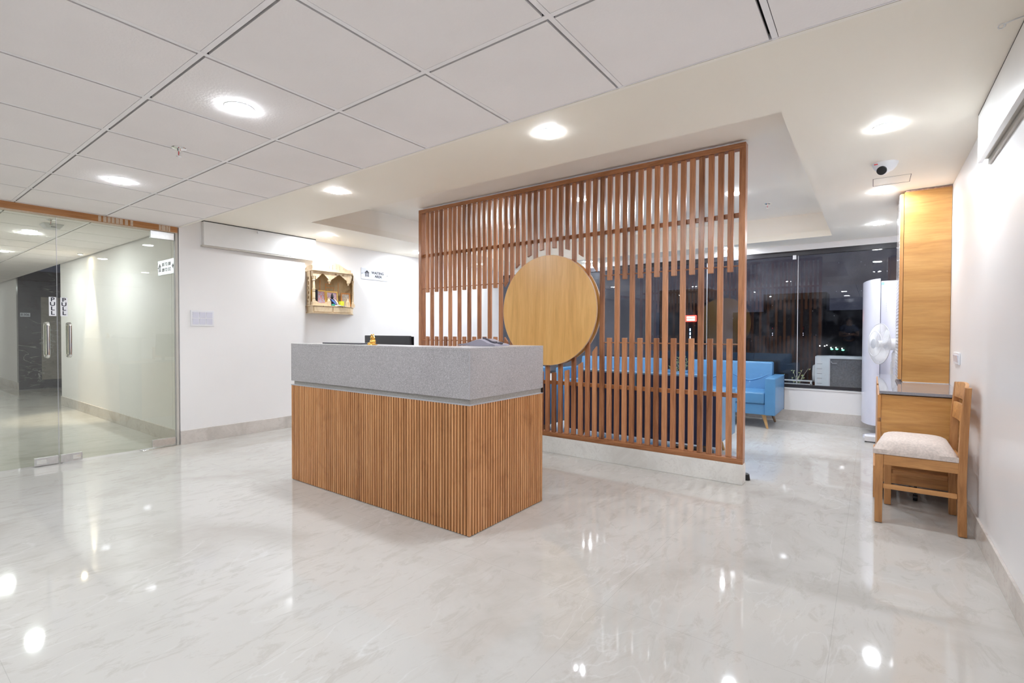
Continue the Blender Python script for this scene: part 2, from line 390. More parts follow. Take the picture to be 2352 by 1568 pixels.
def from_curve(name, crv, mat, parent, mtx):
    ob = bpy.data.objects.new('tmp', crv); COL.objects.link(ob)
    bpy.context.view_layer.update()
    me = bpy.data.meshes.new_from_object(ob)
    bpy.data.objects.remove(ob); me.name = name
    off = parent_loc(parent)
    me.transform(Matrix.Translation(-off) @ mtx)
    me.materials.clear(); me.materials.append(mat)
    o = bpy.data.objects.new(name, me); COL.objects.link(o)
    if parent: o.parent = parent
    return o
def text(body, size, loc, facing, mat, parent, name='lettering', ext=0.0006, align='CENTER', bold=0.0, sx=1.0, lines=1.0):
    c = bpy.data.curves.new(name, 'FONT'); c.body = body; c.size = size; c.extrude = ext
    c.align_x = align; c.align_y = 'CENTER'; c.offset = bold; c.space_line = lines
    R = {'+x': Euler((math.pi / 2, 0, math.pi / 2)), '-y': Euler((math.pi / 2, 0, 0)), '+y': Euler((math.pi / 2, 0, math.pi))}[facing].to_matrix().to_4x4()
    return from_curve(name, c, mat, parent, Matrix.Translation(loc) @ R @ Matrix.Diagonal((sx, 1, 1, 1)))
def fret(name, outer, holes, thick, mat, parent, loc, facing='+x'):
    c = bpy.data.curves.new(name, 'CURVE'); c.dimensions = '2D'; c.fill_mode = 'BOTH'; c.extrude = thick / 2
    for poly in [outer] + holes:
        s = c.splines.new('POLY'); s.points.add(len(poly) - 1); s.use_cyclic_u = True
        for i, (u, v) in enumerate(poly): s.points[i].co = (u, v, 0, 1)
    R = {'+x': Euler((math.pi / 2, 0, math.pi / 2)), '-y': Euler((math.pi / 2, 0, 0))}[facing].to_matrix().to_4x4()
    return from_curve(name, c, mat, parent, Matrix.Translation(loc) @ R)
def oval(cx, cy_, rx, ry, n=14, rot=0.0):
    o = []
    for k in range(n):
        a = 2 * math.pi * k / n; x = rx * math.cos(a); y = ry * math.sin(a)
        o.append((cx + x * math.cos(rot) - y * math.sin(rot), cy_ + x * math.sin(rot) + y * math.cos(rot)))
    return o

# ------------------------------------------------------------------ the setting
LX = -5.7526; LX2 = -5.80; RX = 0.4922; BY = 7.5; FY = -2.6
ZG = 2.235; ZP = 2.34; ZT = 2.64; YB = 2.03
struct('floor', MB().box(-21, RX + 0.2, FY - 3.5, BY + 0.1, -0.1, 0), M_floor)
# left wall: near part stands a little proud of the far part
struct('wall_left', MB().box(LX - 0.2, LX, 2.042, 3.43, 0, 2.8).box(LX2 - 0.2, LX2, 3.43, BY, 0, 2.8), M_wall)
struct('wall_right', MB().box(RX, RX + 0.2, FY - 0.2, BY + 0.2, 0, 2.8), M_wallr)
struct('wall_back', MB().box(LX2 - 0.2, RX, BY, BY + 0.18, 0, 0.43).box(LX2 - 0.2, RX, BY, BY + 0.18, 2.265, 2.9), M_wall)
# wall behind the photographer: dark marble with an opening
struct('wall_front', MB().box(-5.9, -1.25, FY - 0.2, FY, 0, 2.4).box(0.2, RX, FY - 0.2, FY, 0, 2.4).box(-1.25, 0.2, FY - 0.2, FY, 2.1, 2.4), M_dmarble)
struct('wall_lobby', MB().box(-2.2, 1.4, FY - 3.4, FY - 3.3, 0, 2.4).box(-2.3, -2.2, FY - 3.4, FY - 0.2, 0, 2.4).box(1.4, 1.5, FY - 3.4, FY - 0.2, 0, 2.4), M_dmarble)
# corridor beyond the glass
struct('wall_corridor', MB().box(-10.43, LX - 0.2, 2.04, 2.2, 0, 2.4).box(-20, -13.76, 2.05, 2.2, 0, 2.4).box(-20.1, -20, -1.2, 2.2, 0, 2.4)
       .box(-20, LX - 0.1, -1.0, -0.85, 0, 2.4).box(-10.55, -10.43, 2.2, 4.0, 0, 2.4), M_wall)
struct('wall_liftside', MB().box(-13.9, -13.757, 2.048, 3.4, 0, 2.4).box(-13.9, -10.43, 3.4, 3.5, 0, 2.4), M_dmarble)
# plaster ceiling border with the recessed tray
TX0, TX1, TY0, TY1 = -4.86, -0.41, 2.97, 7.02
cb = MB()
cb.box(LX2, RX, YB, TY0, ZP, ZP + 0.075).box(LX2, RX, TY1, BY, ZP, ZP + 0.075).box(LX2, TX0, TY0, TY1, ZP, ZP + 0.075).box(TX1, RX, TY0, TY1, ZP, ZP + 0.075)
struct('ceiling', cb, M_ceil)
tb = MB()
tb.box(LX2 - 0.2, RX + 0.2, YB, BY + 0.2, ZT, ZT + 0.1)
e = 0.03
tb.box(TX0 - 0.1 - e, TX0 - e, TY0 - e, TY1 + e, ZP + 0.075, ZT).box(TX1 + e, TX1 + 0.1 + e, TY0 - e, TY1 + e, ZP + 0.075, ZT)
tb.box(TX0 - e, TX1 + e, TY0 - 0.1 - e, TY0 - e, ZP + 0.075, ZT).box(TX0 - e, TX1 + e, TY1 + e, TY1 + 0.1 + e, ZP + 0.075, ZT)
tb.box(LX2, RX, YB, YB + 0.02, ZG, ZP)
struct('ceiling', tb, M_cove)
# lay-in grid: tiles and bars
tl = MB(); gr = MB(); bk = MB()
xs = [RX, -0.297] + [-0.297 - 0.6 * k for k in range(1, 34)]
ys = [YB - 0.6 * k for k in range(0, 9)]
xs[1:] = [-0.3 - 0.6 * k for k in range(0, 34)]
g = 0.0145
for i in range(len(xs) - 1):
    for j in range(len(ys) - 1):
        x1, x0, y1, y0 = xs[i], xs[i + 1], ys[j], ys[j + 1]
        if x1 < LX - 0.1 and y0 < -1.1: continue
        tl.box(x0 + 0.0125, x1 - 0.0195, y0 + 0.0185, y1 - 0.0125, ZG, ZG + 0.012)
for x in xs[1:]:
    gr.box(x - 0.010, x + 0.010, -3.0, YB, ZG + 0.0005, ZG + 0.004)
for y in ys[1:]:
    gr.box(-20, RX, y - 0.010, y + 0.010, ZG + 0.0008, ZG + 0.0045)
gr.box(-20, RX, YB - 0.0115, YB - 0.006, ZG - 0.001, ZG + 0.02)
struct('ceiling', tl, M_tile)
struct('trim_1', gr, M_tbar)
struct('ceiling', bk.box(-20.1, RX, FY - 3.5, YB, ZG + 0.03, ZG + 0.08), M_gap)
# skirtings and plinth
struct('baseboard_left', MB().box(LX, LX + 0.012, YB + 0.01, 3.43, 0, 0.14).box(LX2, LX2 + 0.012, 3.43, BY, 0, 0.14), M_skirt, None, 0.002)
struct('baseboard_right', MB().box(RX - 0.012, RX, FY, BY, 0, 0.125), M_skirt, None, 0.002)
struct('baseboard_back', MB().box(LX2, RX, BY - 0.012, BY, 0, 0.145), M_skirt, None, 0.002)
struct('baseboard_corridor', MB().box(-10.43, LX - 0.02, 2.028, 2.04, 0, 0.14).box(-20, -13.76, 2.038, 2.05, 0, 0.14), M_skirt, None, 0.002)
struct('trim_2', MB().box(-4.36, -0.79, 4.05, 4.16, 0, 0.158), M_plinth, None, 0.004)
# window sill line and fixed glazing
win = struct('window_1', MB().box(LX2, RX, BY - 0.005, BY + 0.05, 0.445, 0.485).box(LX2, RX, BY + 0.0, BY + 0.06, 2.20, 2.262), M_winf)
pane_x = [LX2, -3.9, -1.975, -0.812, RX]
for a, b_ in zip(pane_x[:-1], pane_x[1:]):
    MB().box(a + 0.004, b_ - 0.004, BY + 0.02, BY + 0.032, 0.47, 2.25).build('window_pane', M_gwin, win)
for x in pane_x[1:-1]:
    MB().box(x - 0.004, x + 0.004, BY + 0.015, BY + 0.034, 0.485, 2.2).build('glazing_joint', M_joint, win)
struct('trim_3', MB().box(LX2, RX, BY - 0.012, BY, 0.425, 0.437), M_wall)

# wooden beam over the glass wall
beam = MB().box(LX - 0.09, LX + 0.0, FY, YB, 2.178, ZG).build('trim_4', M_beam); beam['kind'] = 'structure'
MB().box(LX - 0.085, LX + 0.001, FY, YB, 2.172, 2.178).build('beam_edge', M_tape, beam)
for y0, y1 in ((1.392, 1.412), (1.428, 1.452), (1.460, 1.482), (1.490, 1.512), (1.520, 1.545), (1.550, 1.575), (1.592, 1.615), (1.635, 1.655), (1.868, 1.885), (1.890, 1.925), (1.930, 1.945), (1.950, 1.965)):
    MB().box(LX - 0.001, LX + 0.002, y0, y1, 2.181, ZG - 0.003).build('tape_strip', M_tape, beam)
# glass doors
def glass_door(name, y0, y1, hinge, hy, sy_, py, handle=True):
    d = MB().box(LX - 0.03, LX - 0.018, y0, y1, 0.012, 2.165).build(name, M_gdoor); d['kind'] = 'structure'
    MB().box(LX - 0.022, LX - 0.0172, y1 - 0.0012, y1 + 0.001, 0.012, 2.165).build('glass_edge', M_joint, d)
    if handle:
        for s in (-1, 1):
            xo = LX - 0.024 + s * 0.05; xg = LX - 0.024 + s * 0.006
            pts = [(xg, hy, 1.235), (xg + (xo - xg) * 0.6, hy, 1.235)]
            for k in range(7):
                a = math.pi / 2 * k / 6
                pts.append((xo - s * 0.02 * (1 - math.sin(a)), hy, 1.215 + 0.02 * math.cos(a)))
            pts2 = [(p[0], p[1], 2 * 1.09 - p[2]) for p in pts[::-1]]
            MB().tube(pts + pts2, 0.0125, 12).build('handle', M_chrome, d, smooth=True)
        st = MB().box(LX - 0.0178, LX - 0.0168, sy_ - 0.024, sy_ + 0.024, 1.30, 1.465).build('pull_sticker', M_white, d)
        for k, ch in enumerate('PULL'):
            text(ch, 0.046, (LX - 0.0162, sy_, 1.442 - 0.039 * k), '+x', M_ink, st, bold=0.001, sx=1.15)
    lock = MB().box(LX - 0.04, LX - 0.008, py[0], py[1], 0.008, 0.075).build('patch_lock', M_metal, d, 0.002)
    if len(py) > 2: MB().box(LX - 0.008, LX - 0.004, py[2], py[3], 0.022, 0.058).build('lock_plate', M_chrome, lock, 0.0015)
    return d
d2 = glass_door('door_2', 1.110, 2.005, 1, 1.181, 1.150, (1.115, 1.262, 1.195, 1.25))
for z0, z1 in ((0.016, 0.085), (2.095, 2.168)):
    MB().box(LX - 0.042, LX - 0.006, 1.80, 2.0, z0, z1).build('patch_fitting', M_metal, d2, 0.002)
d1 = glass_door('door_1', 0.12, 1.104, 0, 1.036, 1.075, (0.945, 1.100, 0.958, 1.02))
MB().box(LX - 0.03, LX - 0.018, FY, 0.112, 0.0, 2.172).build('window_2', M_gdoor)['kind'] = 'structure'
struct('trim_5', MB().box(LX - 0.05, LX - 0.0005, YB - 0.02, YB, 0.0, 2.178), M_valb)
fp = thing('floor_closer_plate', (LX + 0.01, 1.88, 0), 'long steel floor plate at the foot of the glass door by the cream wall', 'floor plate')
MB().box(LX - 0.045, LX + 0.035, 1.70, 2.02, 0.0005, 0.006).build('cover_plate', M_chrome, fp, 0.001)

# valance boxes
vl = thing('valance_box', (LX, 2.9, 2.2), 'long flat white laminate box under the ceiling on the left wall', 'box')
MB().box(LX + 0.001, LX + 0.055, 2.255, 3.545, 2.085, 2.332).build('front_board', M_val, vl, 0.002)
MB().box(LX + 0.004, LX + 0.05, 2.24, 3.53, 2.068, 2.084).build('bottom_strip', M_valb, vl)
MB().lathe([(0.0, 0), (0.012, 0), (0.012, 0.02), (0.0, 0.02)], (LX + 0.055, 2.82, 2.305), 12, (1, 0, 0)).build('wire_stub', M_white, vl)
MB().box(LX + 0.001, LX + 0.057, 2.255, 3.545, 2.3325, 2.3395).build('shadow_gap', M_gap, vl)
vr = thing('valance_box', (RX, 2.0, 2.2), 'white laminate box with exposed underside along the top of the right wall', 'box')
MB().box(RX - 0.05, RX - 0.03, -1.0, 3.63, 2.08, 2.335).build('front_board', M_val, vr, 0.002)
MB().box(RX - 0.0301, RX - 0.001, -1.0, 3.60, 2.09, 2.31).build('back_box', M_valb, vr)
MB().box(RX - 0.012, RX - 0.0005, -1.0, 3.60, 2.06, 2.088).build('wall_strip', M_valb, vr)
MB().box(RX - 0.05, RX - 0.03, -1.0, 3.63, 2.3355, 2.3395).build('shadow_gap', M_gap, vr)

# ------------------------------------------------------------------ ceiling fittings
def make_downlight(name='ceiling_downlight', r=0.059):
    t = thing(name, (0, 0, 0), 'x', 'ceiling light')
    MB().lathe([(r + 0.006, 0.0), (r + 0.005, -0.002), (r + 0.001, -0.003), (r, -0.002), (r, 0.0)], (0, 0, 0), 36).build('trim_ring', M_white, t, smooth=True)
    MB().lathe([(0.0, -0.0075), (r * 0.8, -0.007), (r * 0.97, -0.006), (r, -0.0045), (r, -0.002), (0.0, -0.002)], (0, 0, 0), 36).build('diffuser', M_lamp, t, smooth=True)
    return t
dl0 = make_downlight()
first = [True]
def place_light(x, y, z, label, group):
    o = dl0 if first[0] else copy_tree(dl0)
    first[0] = False
    o.location = (x, y, z - 0.0005); o['label'] = label; o['group'] = group
    if group in (G3, G4):
        for c_ in o.children:
            if c_.name.startswith('diffuser'):
                c_.data = c_.data.copy(); c_.data.materials[0] = M_lampc if group == G3 else M_lampt
    return o
G1 = 'round downlights in the tiled ceiling'; G2 = 'round downlights in the plaster border'; G3 = 'round downlights in the corridor'
G4 = 'round downlights in the raised tray'
place_light(-2.455, 1.131, ZG, 'large bright round downlight in the tiled ceiling, nearest one', G1)
place_light(-4.33, 1.17, ZG, 'round downlight in the tiled ceiling nearer the glass door', G1)
place_light(-3.62, 2.445, ZP, 'round downlight in the plaster border above the left end of the desk', G2)
place_light(-1.55, 2.467, ZP, 'round downlight in the plaster border above the right end of the desk', G2)
place_light(-5.325, 3.455, ZP, 'round downlight close to the left wall above the carved shrine', G2)
place_light(-5.40, 5.0, ZP, 'round downlight at the top left corner of the slatted screen', G2)
place_light(-5.42, 6.45, ZP, 'farthest round downlight along the left wall behind the slats', G2)
place_light(0.046, 3.527, ZP, 'largest round downlight along the right wall, in front of the dome camera', G2)
place_light(0.043, 5.076, ZP, 'round downlight just behind the dome camera', G2)
place_light(0.030, 6.55, ZP, 'farthest round downlight on the right, beside the tall cupboard', G2)
place_light(-1.62, 7.26, ZP, 'downlight near the window seen at the right post of the screen', G2)
place_light(-3.78, 7.26, ZP, 'downlight near the window seen through slats beside the wooden disc', G2)
place_light(-2.62, 4.84, ZT, 'bright tray downlight seen through the slats above the wooden disc', G4)
place_light(-1.19, 5.58, ZT, 'tray downlight seen in the last gap of the screen by its right post', G4)
place_light(-4.09, 5.51, ZT, 'tray downlight seen through the slats left of the disc', G4)
place_light(-7.41, 1.196, ZG, 'corridor downlight behind the glass doors, the nearer one', G3)
place_light(-9.33, 1.249, ZG, 'corridor downlight at the left edge of the photo', G3)
place_light(-14.7, 2.6, ZG, 'corridor downlight in front of the dark marble lift wall', G3)
place_light(-12.0, 1.2, ZG, 'corridor downlight farther along the passage', G3)
place_light(-17.0, 1.2, ZG, 'corridor downlight at the far end of the passage', G3)
for i, (x, y) in enumerate(((-0.6, 0.1), (-2.4, -0.67), (-4.3, -0.67), (-0.6, -1.6))):
    place_light(x, y, ZG, ['downlight in the tiled ceiling just behind the camera', 'downlight in the tiled ceiling behind the camera on the left', 'downlight in the tiled ceiling behind the camera by the glass', 'rearmost downlight in the tiled ceiling behind the camera'][i], G1)
# warm wall washer
sp_ = thing('spot_light', (-8.79, 1.93, ZG), 'small warm spot lamp grazing the corridor wall behind the glass', 'spot light')
MB().lathe([(0.034, 0.0), (0.034, -0.008), (0.024, -0.012), (0.024, 0)], (-8.79, 1.93, ZG - 0.0005), 20).build('trim_ring', M_white, sp_, smooth=True)
MB().lathe([(0.0, -0.009), (0.024, -0.009), (0.024, -0.006), (0, -0.006)], (-8.79, 1.93, ZG - 0.0005), 20).build('lens', M_spot, sp_, smooth=True)
sl = bpy.data.lights.new('warm_beam', 'SPOT'); sl.energy = 45; sl.color = (1, 0.86, 0.68); sl.spot_size = math.radians(48); sl.spot_blend = 0.7; sl.shadow_soft_size = 0.02
slo = bpy.data.objects.new('warm_beam', sl); COL.objects.link(slo); slo.parent = sp_; slo.location = (0, 0, -0.02)
# sprinklers
def sprinkler(x, y, z, label):
    t = thing('fire_sprinkler', (x, y, z), label, 'sprinkler', 'fire sprinklers')
    MB().lathe([(0.038, -0.0005), (0.036, -0.004), (0.012, -0.010), (0.0, -0.010)], (x, y, z), 24).build('cover_plate', M_chrome, t, smooth=True)
    MB().lathe([(0.009, -0.01), (0.010, -0.018), (0.007, -0.02)], (x, y, z), 12).build('body', M_chrome, t, smooth=True)
    a = MB()
    for s in (-1, 1): a.tube([(x + s * 0.006, y, z - 0.018), (x + s * 0.011, y, z - 0.032), (x + s * 0.004, y, z - 0.046)], 0.0018, 6)
    a.build('frame_arms', M_chrome, t, smooth=True)
    MB().tube([(x, y, z - 0.02), (x, y, z - 0.042)], 0.0028, 8).build('glass_bulb', M_red, t, smooth=True)
    MB().lathe([(0.0, -0.047), (0.015, -0.047), (0.015, -0.049), (0, -0.049)], (x, y, z), 12).build('deflector', M_chrome, t)
sprinkler(-3.278, 1.168, ZG, 'chrome sprinkler with red bulb hanging from the tiled ceiling')
sprinkler(-0.986, 6.247, ZT, 'small sprinkler in the raised tray right of the screen')
sprinkler(-6.35, 1.18, ZG, 'sprinkler in the corridor ceiling behind the glass doors')
ap = thing('wireless_access_point', (-6.64, 1.24, ZG), 'white square unit on the corridor ceiling behind the glass', 'access point')
MB().hexa([(-6.70, 1.19, ZG - 0.045), (-6.58, 1.19, ZG - 0.045), (-6.58, 1.29, ZG - 0.045), (-6.70, 1.29, ZG - 0.045)], [(-6.73, 1.16, ZG - 0.001), (-6.55, 1.16, ZG - 0.001), (-6.55, 1.32, ZG - 0.001), (-6.73, 1.32, ZG - 0.001)]).build('housing', M_white, ap, 0.005)
MB().box(-6.575, -6.569, 1.22, 1.26, ZG - 0.034, ZG - 0.020).build('badge', M_inkg, ap)
# dome camera
cx, cyy = 0.053, 4.276
cc = thing('dome_camera', (cx, cyy, ZP), 'white ceiling security camera with a dark round lens', 'camera')
MB().lathe([(0.075, -0.0005), (0.074, -0.006), (0.064, -0.03), (0.045, -0.052), (0.02, -0.062), (0.0, -0.064)], (cx, cyy, ZP), 32).build('dome_housing', M_white, cc, smooth=True)
dv = Vector((-0.30, -0.86, -0.42)).normalized(); c0 = Vector((cx - 0.006, cyy - 0.016, ZP - 0.042))
MB().ball(c0 + dv * 0.012, 0.036, n=20).build('eyeball', M_white, cc, smooth=True)
MB().lathe([(0.029, 0.0), (0.029, 0.012), (0.025, 0.014), (0.0, 0.012)], c0 + dv * 0.036, 24, dv).build('lens', M_black, cc, smooth=True)
MB().box(cx - 0.062, cx - 0.034, cyy - 0.0575, cyy - 0.0565, ZP - 0.017, ZP - 0.011).build('badge', M_red, cc)
# access hatch lines
ah = thing('access_hatch', (0.1, 4.78, ZP), 'thin square outline of an access panel in the plaster behind the dome camera', 'hatch')
hb = MB()
for x0, x1, y0, y1 in ((-0.015, -0.012, 4.66, 4.89), (0.211, 0.214, 4.66, 4.89), (-0.015, 0.214, 4.887, 4.89), (-0.015, 0.214, 4.66, 4.6615)):
    hb.box(x0, x1, y0, y1, ZP - 0.0012, ZP - 0.0002)
hb.build('shadow_line', M_gap, ah)
# hook on the ceiling by the right wall
hk = thing('metal_hook', (0.40, 2.58, ZP), 'bent metal hook rod at the ceiling edge in the top right corner', 'hook')
pts = [(0.47, 2.575, ZP - 0.008), (0.41, 2.59, ZP - 0.010), (0.385, 2.595, ZP - 0.014)]
pts += [(0.377 + 0.010 * math.cos(a), 2.60 + 0.006 * math.sin(a), ZP - 0.018 - 0.006 * math.sin(a)) for a in [math.radians(t) for t in range(60, 400, 30)]]
MB().tube(pts, 0.0024, 8).build('rod', M_metal, hk, smooth=True)
MB().box(0.45, 0.49, 2.565, 2.585, ZP - 0.014, ZP - 0.0005).build('mount_plate', M_metal, hk, 0.001)

# ------------------------------------------------------------------ wall items
def switch_plate(name, wall, y0, y1, z0, z1, label, cat, n, rows):
    s = 1 if wall < 0 else -1
    t = thing(name, (wall, (y0 + y1) / 2, (z0 + z1) / 2), label, cat)
    MB().box(wall, wall + s * 0.011, y0, y1, z0, z1).build('face_plate', M_white, t, 0.004)
    w = (y1 - y0 - 0.03) / n; h = (z1 - z0 - 0.03) / rows
    for i in range(n):
        for j in range(rows):
            a = y0 + 0.015 + i * w; b = z0 + 0.015 + j * h
            MB().hexa([(wall + s * 0.0112, a + 0.003, b + 0.003), (wall + s * 0.0112, a + w - 0.003, b + 0.003), (wall + s * 0.0112, a + w - 0.003, b + h - 0.003), (wall + s * 0.0112, a + 0.003, b + h - 0.003)],
                      [(wall + s * 0.0125, a + 0.004, b + 0.004), (wall + s * 0.0125, a + w - 0.004, b + 0.004), (wall + s * 0.0165, a + w - 0.004, b + h - 0.004), (wall + s * 0.0165, a + 0.004, b + h - 0.004)]).build('rocker', M_acw, t, 0.001)
switch_plate('switch_board', LX, 2.140, 2.367, 1.225, 1.392, 'white six-gang switch board on the cream wall right of the glass door', 'switch', 3, 2)
switch_plate('wall_switch', RX, 4.60, 4.86, 0.945, 1.03, 'small white switch plate on the right wall beside the tall cupboard', 'switch', 2, 1)
# house-shaped emblem with legs
def emblem(loc, facing, s, mat, parent):
    out = [(-0.5, 0.1), (0, 0.55), (0.5, 0.1), (0.34, 0.1), (0.34, -0.38), (0.42, -0.5), (0.14, -0.5), (0.2, -0.38), (0.2, 0.1), (0.07, 0.24), (0.07, 0.0), (0.03, -0.12), (0.07, -0.25), (0.07, -0.5), (-0.07, -0.5), (-0.07, -0.25), (-0.03, -0.12), (-0.07, 0.0), (-0.07, 0.24), (-0.2, 0.1), (-0.2, -0.38), (-0.14, -0.5), (-0.42, -0.5), (-0.34, -0.38), (-0.34, 0.1)]
    return fret('emblem', [(a * s, b * s) for a, b in out], [], 0.001, mat, parent, loc, facing)
ws = thing('waiting_area_sign', (LX2, 4.52, 1.99), 'brushed metal sign reading WAITING AREA on the wall right of the shrine', 'sign')
SY0, SY1, SZ0, SZ1 = 4.30, 4.768, 1.917, 2.076
MB().box(LX2 + 0.002, LX2 + 0.006, SY0, SY1, SZ0, SZ1).build('plate', M_sign, ws, 0.001)
emblem((LX2 + 0.007, SY0 + 0.098, 2.0), '+x', 0.085, M_ink, ws)
text('WAITING', 0.050, (LX2 + 0.0068, SY0 + 0.285, 2.019), '+x', M_ink, ws, bold=0.0012, sx=1.0)
text('AREA', 0.050, (LX2 + 0.0068, SY0 + 0.295, 1.970), '+x', M_ink, ws, bold=0.0012, sx=1.0)
for y in (SY0 + 0.012, SY1 - 0.012): MB().ball((LX2 + 0.008, y, 1.997), 0.005, n=8).build('screw', M_inkg, ws, smooth=True)
cs = thing('room_number_sign', (-6.07, 2.04, 1.85), 'metal sign with room numbers 305 TO 308 and 309 TO 312 behind the glass', 'sign')
MB().box(-6.295, -5.85, 2.032, 2.039, 1.775, 1.932).build('plate', M_sign, cs, 0.001)
text('305 TO 308', 0.052, (-6.065, 2.0315, 1.883), '-y', M_inkg, cs, bold=0.0008, sx=0.95)
text('309 TO 312', 0.052, (-6.065, 2.0315, 1.825), '-y', M_inkg, cs, bold=0.0008, sx=0.95)
emblem((-6.245, 2.0315, 1.855), '-y', 0.085, M_inkg, cs)
fret('arrow', [(0.025, -0.01), (0.025, 0.01), (0.005, 0.01), (0.005, 0.028), (-0.03, 0), (0.005, -0.028), (0.005, -0.01)], [], 0.001, M_inkg, cs, (-5.885, 2.0315, 1.855), '-y')
for x in (-6.285, -5.86): MB().ball((x, 2.031, 1.855), 0.005, n=8).build('screw', M_inkg, cs, smooth=True)
rs = thing('room_sign', (-13.76, 2.15, 1.5), 'small sign reading 306 on the dark marble lift wall', 'sign')
MB().box(-13.7565, -13.750, 2.078, 2.225, 1.465, 1.545).build('plate', M_sign, rs)
text('306', 0.055, (-13.748, 2.168, 1.505), '+x', M_inkg, rs, bold=0.001)
emblem((-13.748, 2.103, 1.505), '+x', 0.045, M_inkg, rs)
d3 = MB().box(-13.7565, -13.74, 2.385, 3.2, 0.18, 1.875).build('door_3', M_dmarble2); d3['kind'] = 'structure'
# lift call panels behind the photographer
for i, x in enumerate((-2.6, -1.75)):
    lp = thing('lift_call_panel', (x, FY, 1.2), ['lift call panel behind the camera, left one', 'lift call panel behind the camera, right one'][i], 'lift panel', 'lift call panels')
    MB().box(x - 0.045, x + 0.045, FY + 0.0005, FY + 0.012, 1.05, 1.40).build('panel', M_black, lp, 0.002)
    text(['3', '1'][i], 0.05, (x, FY + 0.013, 1.33), '+y', M_led, lp)
    for z in (1.12, 1.18): MB().ball((x, FY + 0.012, z), 0.016, (1, 0.3, 1), 12).build('call_button', M_ledw, lp, smooth=True)

# ------------------------------------------------------------------ reception desk
DX0, DX1, DY0, DY1 = -3.699, -1.83, 2.084, 2.85
desk = thing('reception_desk', ((DX0 + DX1) / 2, 2.45, 0), 'reception desk with reeded teak cladding and a grey speckled stone top', 'desk')
ZC = 0.748; ZR = 0.782; ZD = 1.075
cl = MB()
n1 = 78; p1 = (DX1 - DX0) / n1
for i in range(n1):
    a = DX0 + i * p1; w = p1 * (0.69 if i < n1 - 1 else 0.9)
    cl.box(a + (p1 * 0.1), a + p1 * 0.1 + w * 0.98, DY0, DY0 + 0.012, 0.004, ZC)
n2 = 32; p2 = (DY1 - DY0) / n2
c2 = MB()
for i in range(n2):
    a = DY0 + i * p2; w = p2 * 0.69
    c2.box(DX1 - 0.012, DX1, a + p2 * 0.1 if i else DY0 + 0.0005, a + p2 * 0.1 + w, 0.004, ZC)
cl.build('front_cladding', M_rib, desk, 0.0012, seg=1)
c2.build('side_cladding', M_rib, desk, 0.0012, seg=1)
MB().box(DX0 + 0.002, DX1 - 0.008, DY0 + 0.008, DY0 + 0.03, 0.002, ZC - 0.002).box(DX1 - 0.03, DX1 - 0.008, DY0 + 0.03, DY1, 0.002, ZC - 0.002).box(DX0 + 0.002, DX0 + 0.02, DY0 + 0.03, DY1, 0.002, ZC - 0.002).build('backing_board', M_ribgap, desk)
MB().box(DX0, DX1 + 0.001, DY0 - 0.001, DY0 + 0.032, ZC - 0.001, ZC + 0.006).box(DX1 - 0.032, DX1 + 0.001, DY0 + 0.032, DY1, ZC - 0.001, ZC + 0.006).build('top_trim', M_joint, desk)
MB().box(DX0 + 0.03, DX1 - 0.004, DY0 + 0.010, DY0 + 0.06, ZC + 0.002, ZR + 0.02).box(DX1 - 0.06, DX1 - 0.004, DY0 + 0.06, DY1 - 0.02, ZC + 0.002, ZR + 0.02).build('reveal_band', M_stoneD, desk)
MB().box(DX1 - 0.05, DX1 + 0.002, DY1 - 0.021, DY1 - 0.001, ZC + 0.004, ZR + 0.004).build('end_block', M_ribgap, desk)
MB().box(DX0, DX1, DY0, DY0 + 0.02, ZR, ZD - 0.0182).box(DX0, DX0 + 0.02, DY0 + 0.02, DY0 + 0.25, ZR, ZD - 0.0182).build('front_stone', M_stone, desk, 0.0015)
MB().box(DX1 - 0.02, DX1, DY0 + 0.0204, DY1, ZR, ZD - 0.0182).build('side_stone', M_stone, desk, 0.0015)
MB().box(DX1 - 0.0025, DX1 + 0.0012, DY0 - 0.0012, DY0 + 0.0025, ZR + 0.001, ZD - 0.019).build('corner_joint', M_joint, desk)
MB().box(DX0, DX1, DY0, DY0 + 0.26, ZD - 0.018, ZD).build('ledge', M_stone, desk, 0.001)
MB().box(DX1 - 0.36, DX1, DY0 + 0.2605, DY1, ZD - 0.018, ZD).build('ledge', M_stone, desk, 0.001)
MB().box(DX0 + 0.02, DX1 - 0.07, DY0 + 0.065, DY1 - 0.03, 0.715, 0.742).build('worktop', M_teakh, desk, 0.002)
MB().box(DX0 + 0.0, DX0 + 0.02, DY0 + 0.25, DY1 + 0.1, 0.0, 0.742).build('end_panel', M_teakh, desk, 0.002)
# monitor
mo = thing('monitor', (-3.31, 2.72, 0.742), 'black computer monitor seen from behind above the desk ledge', 'monitor')
MB().hexa([(-3.585, 2.700, 0.82), (-3.020, 2.700, 0.82), (-3.010, 2.735, 0.82), (-3.595, 2.735, 0.82)], [(-3.61, 2.712, 1.138), (-3.03, 2.712, 1.136), (-3.035, 2.742, 1.136), (-3.605, 2.742, 1.138)]).build('back_shell', M_mon, mo, 0.006, True)
MB().box(-3.60, -3.015, 2.742, 2.75, 0.825, 1.13).build('screen_panel', M_black, mo, 0.002)
MB().box(-3.34, -3.27, 2.70, 2.72, 0.755, 0.95).build('stand_neck', M_mon, mo, 0.004)
MB().lathe([(0.0, 0.0005), (0.12, 0.0005), (0.115, 0.012), (0.0, 0.016)], (-3.31, 2.72, 0.742), 28).build('stand_base', M_mon, mo, smooth=True)
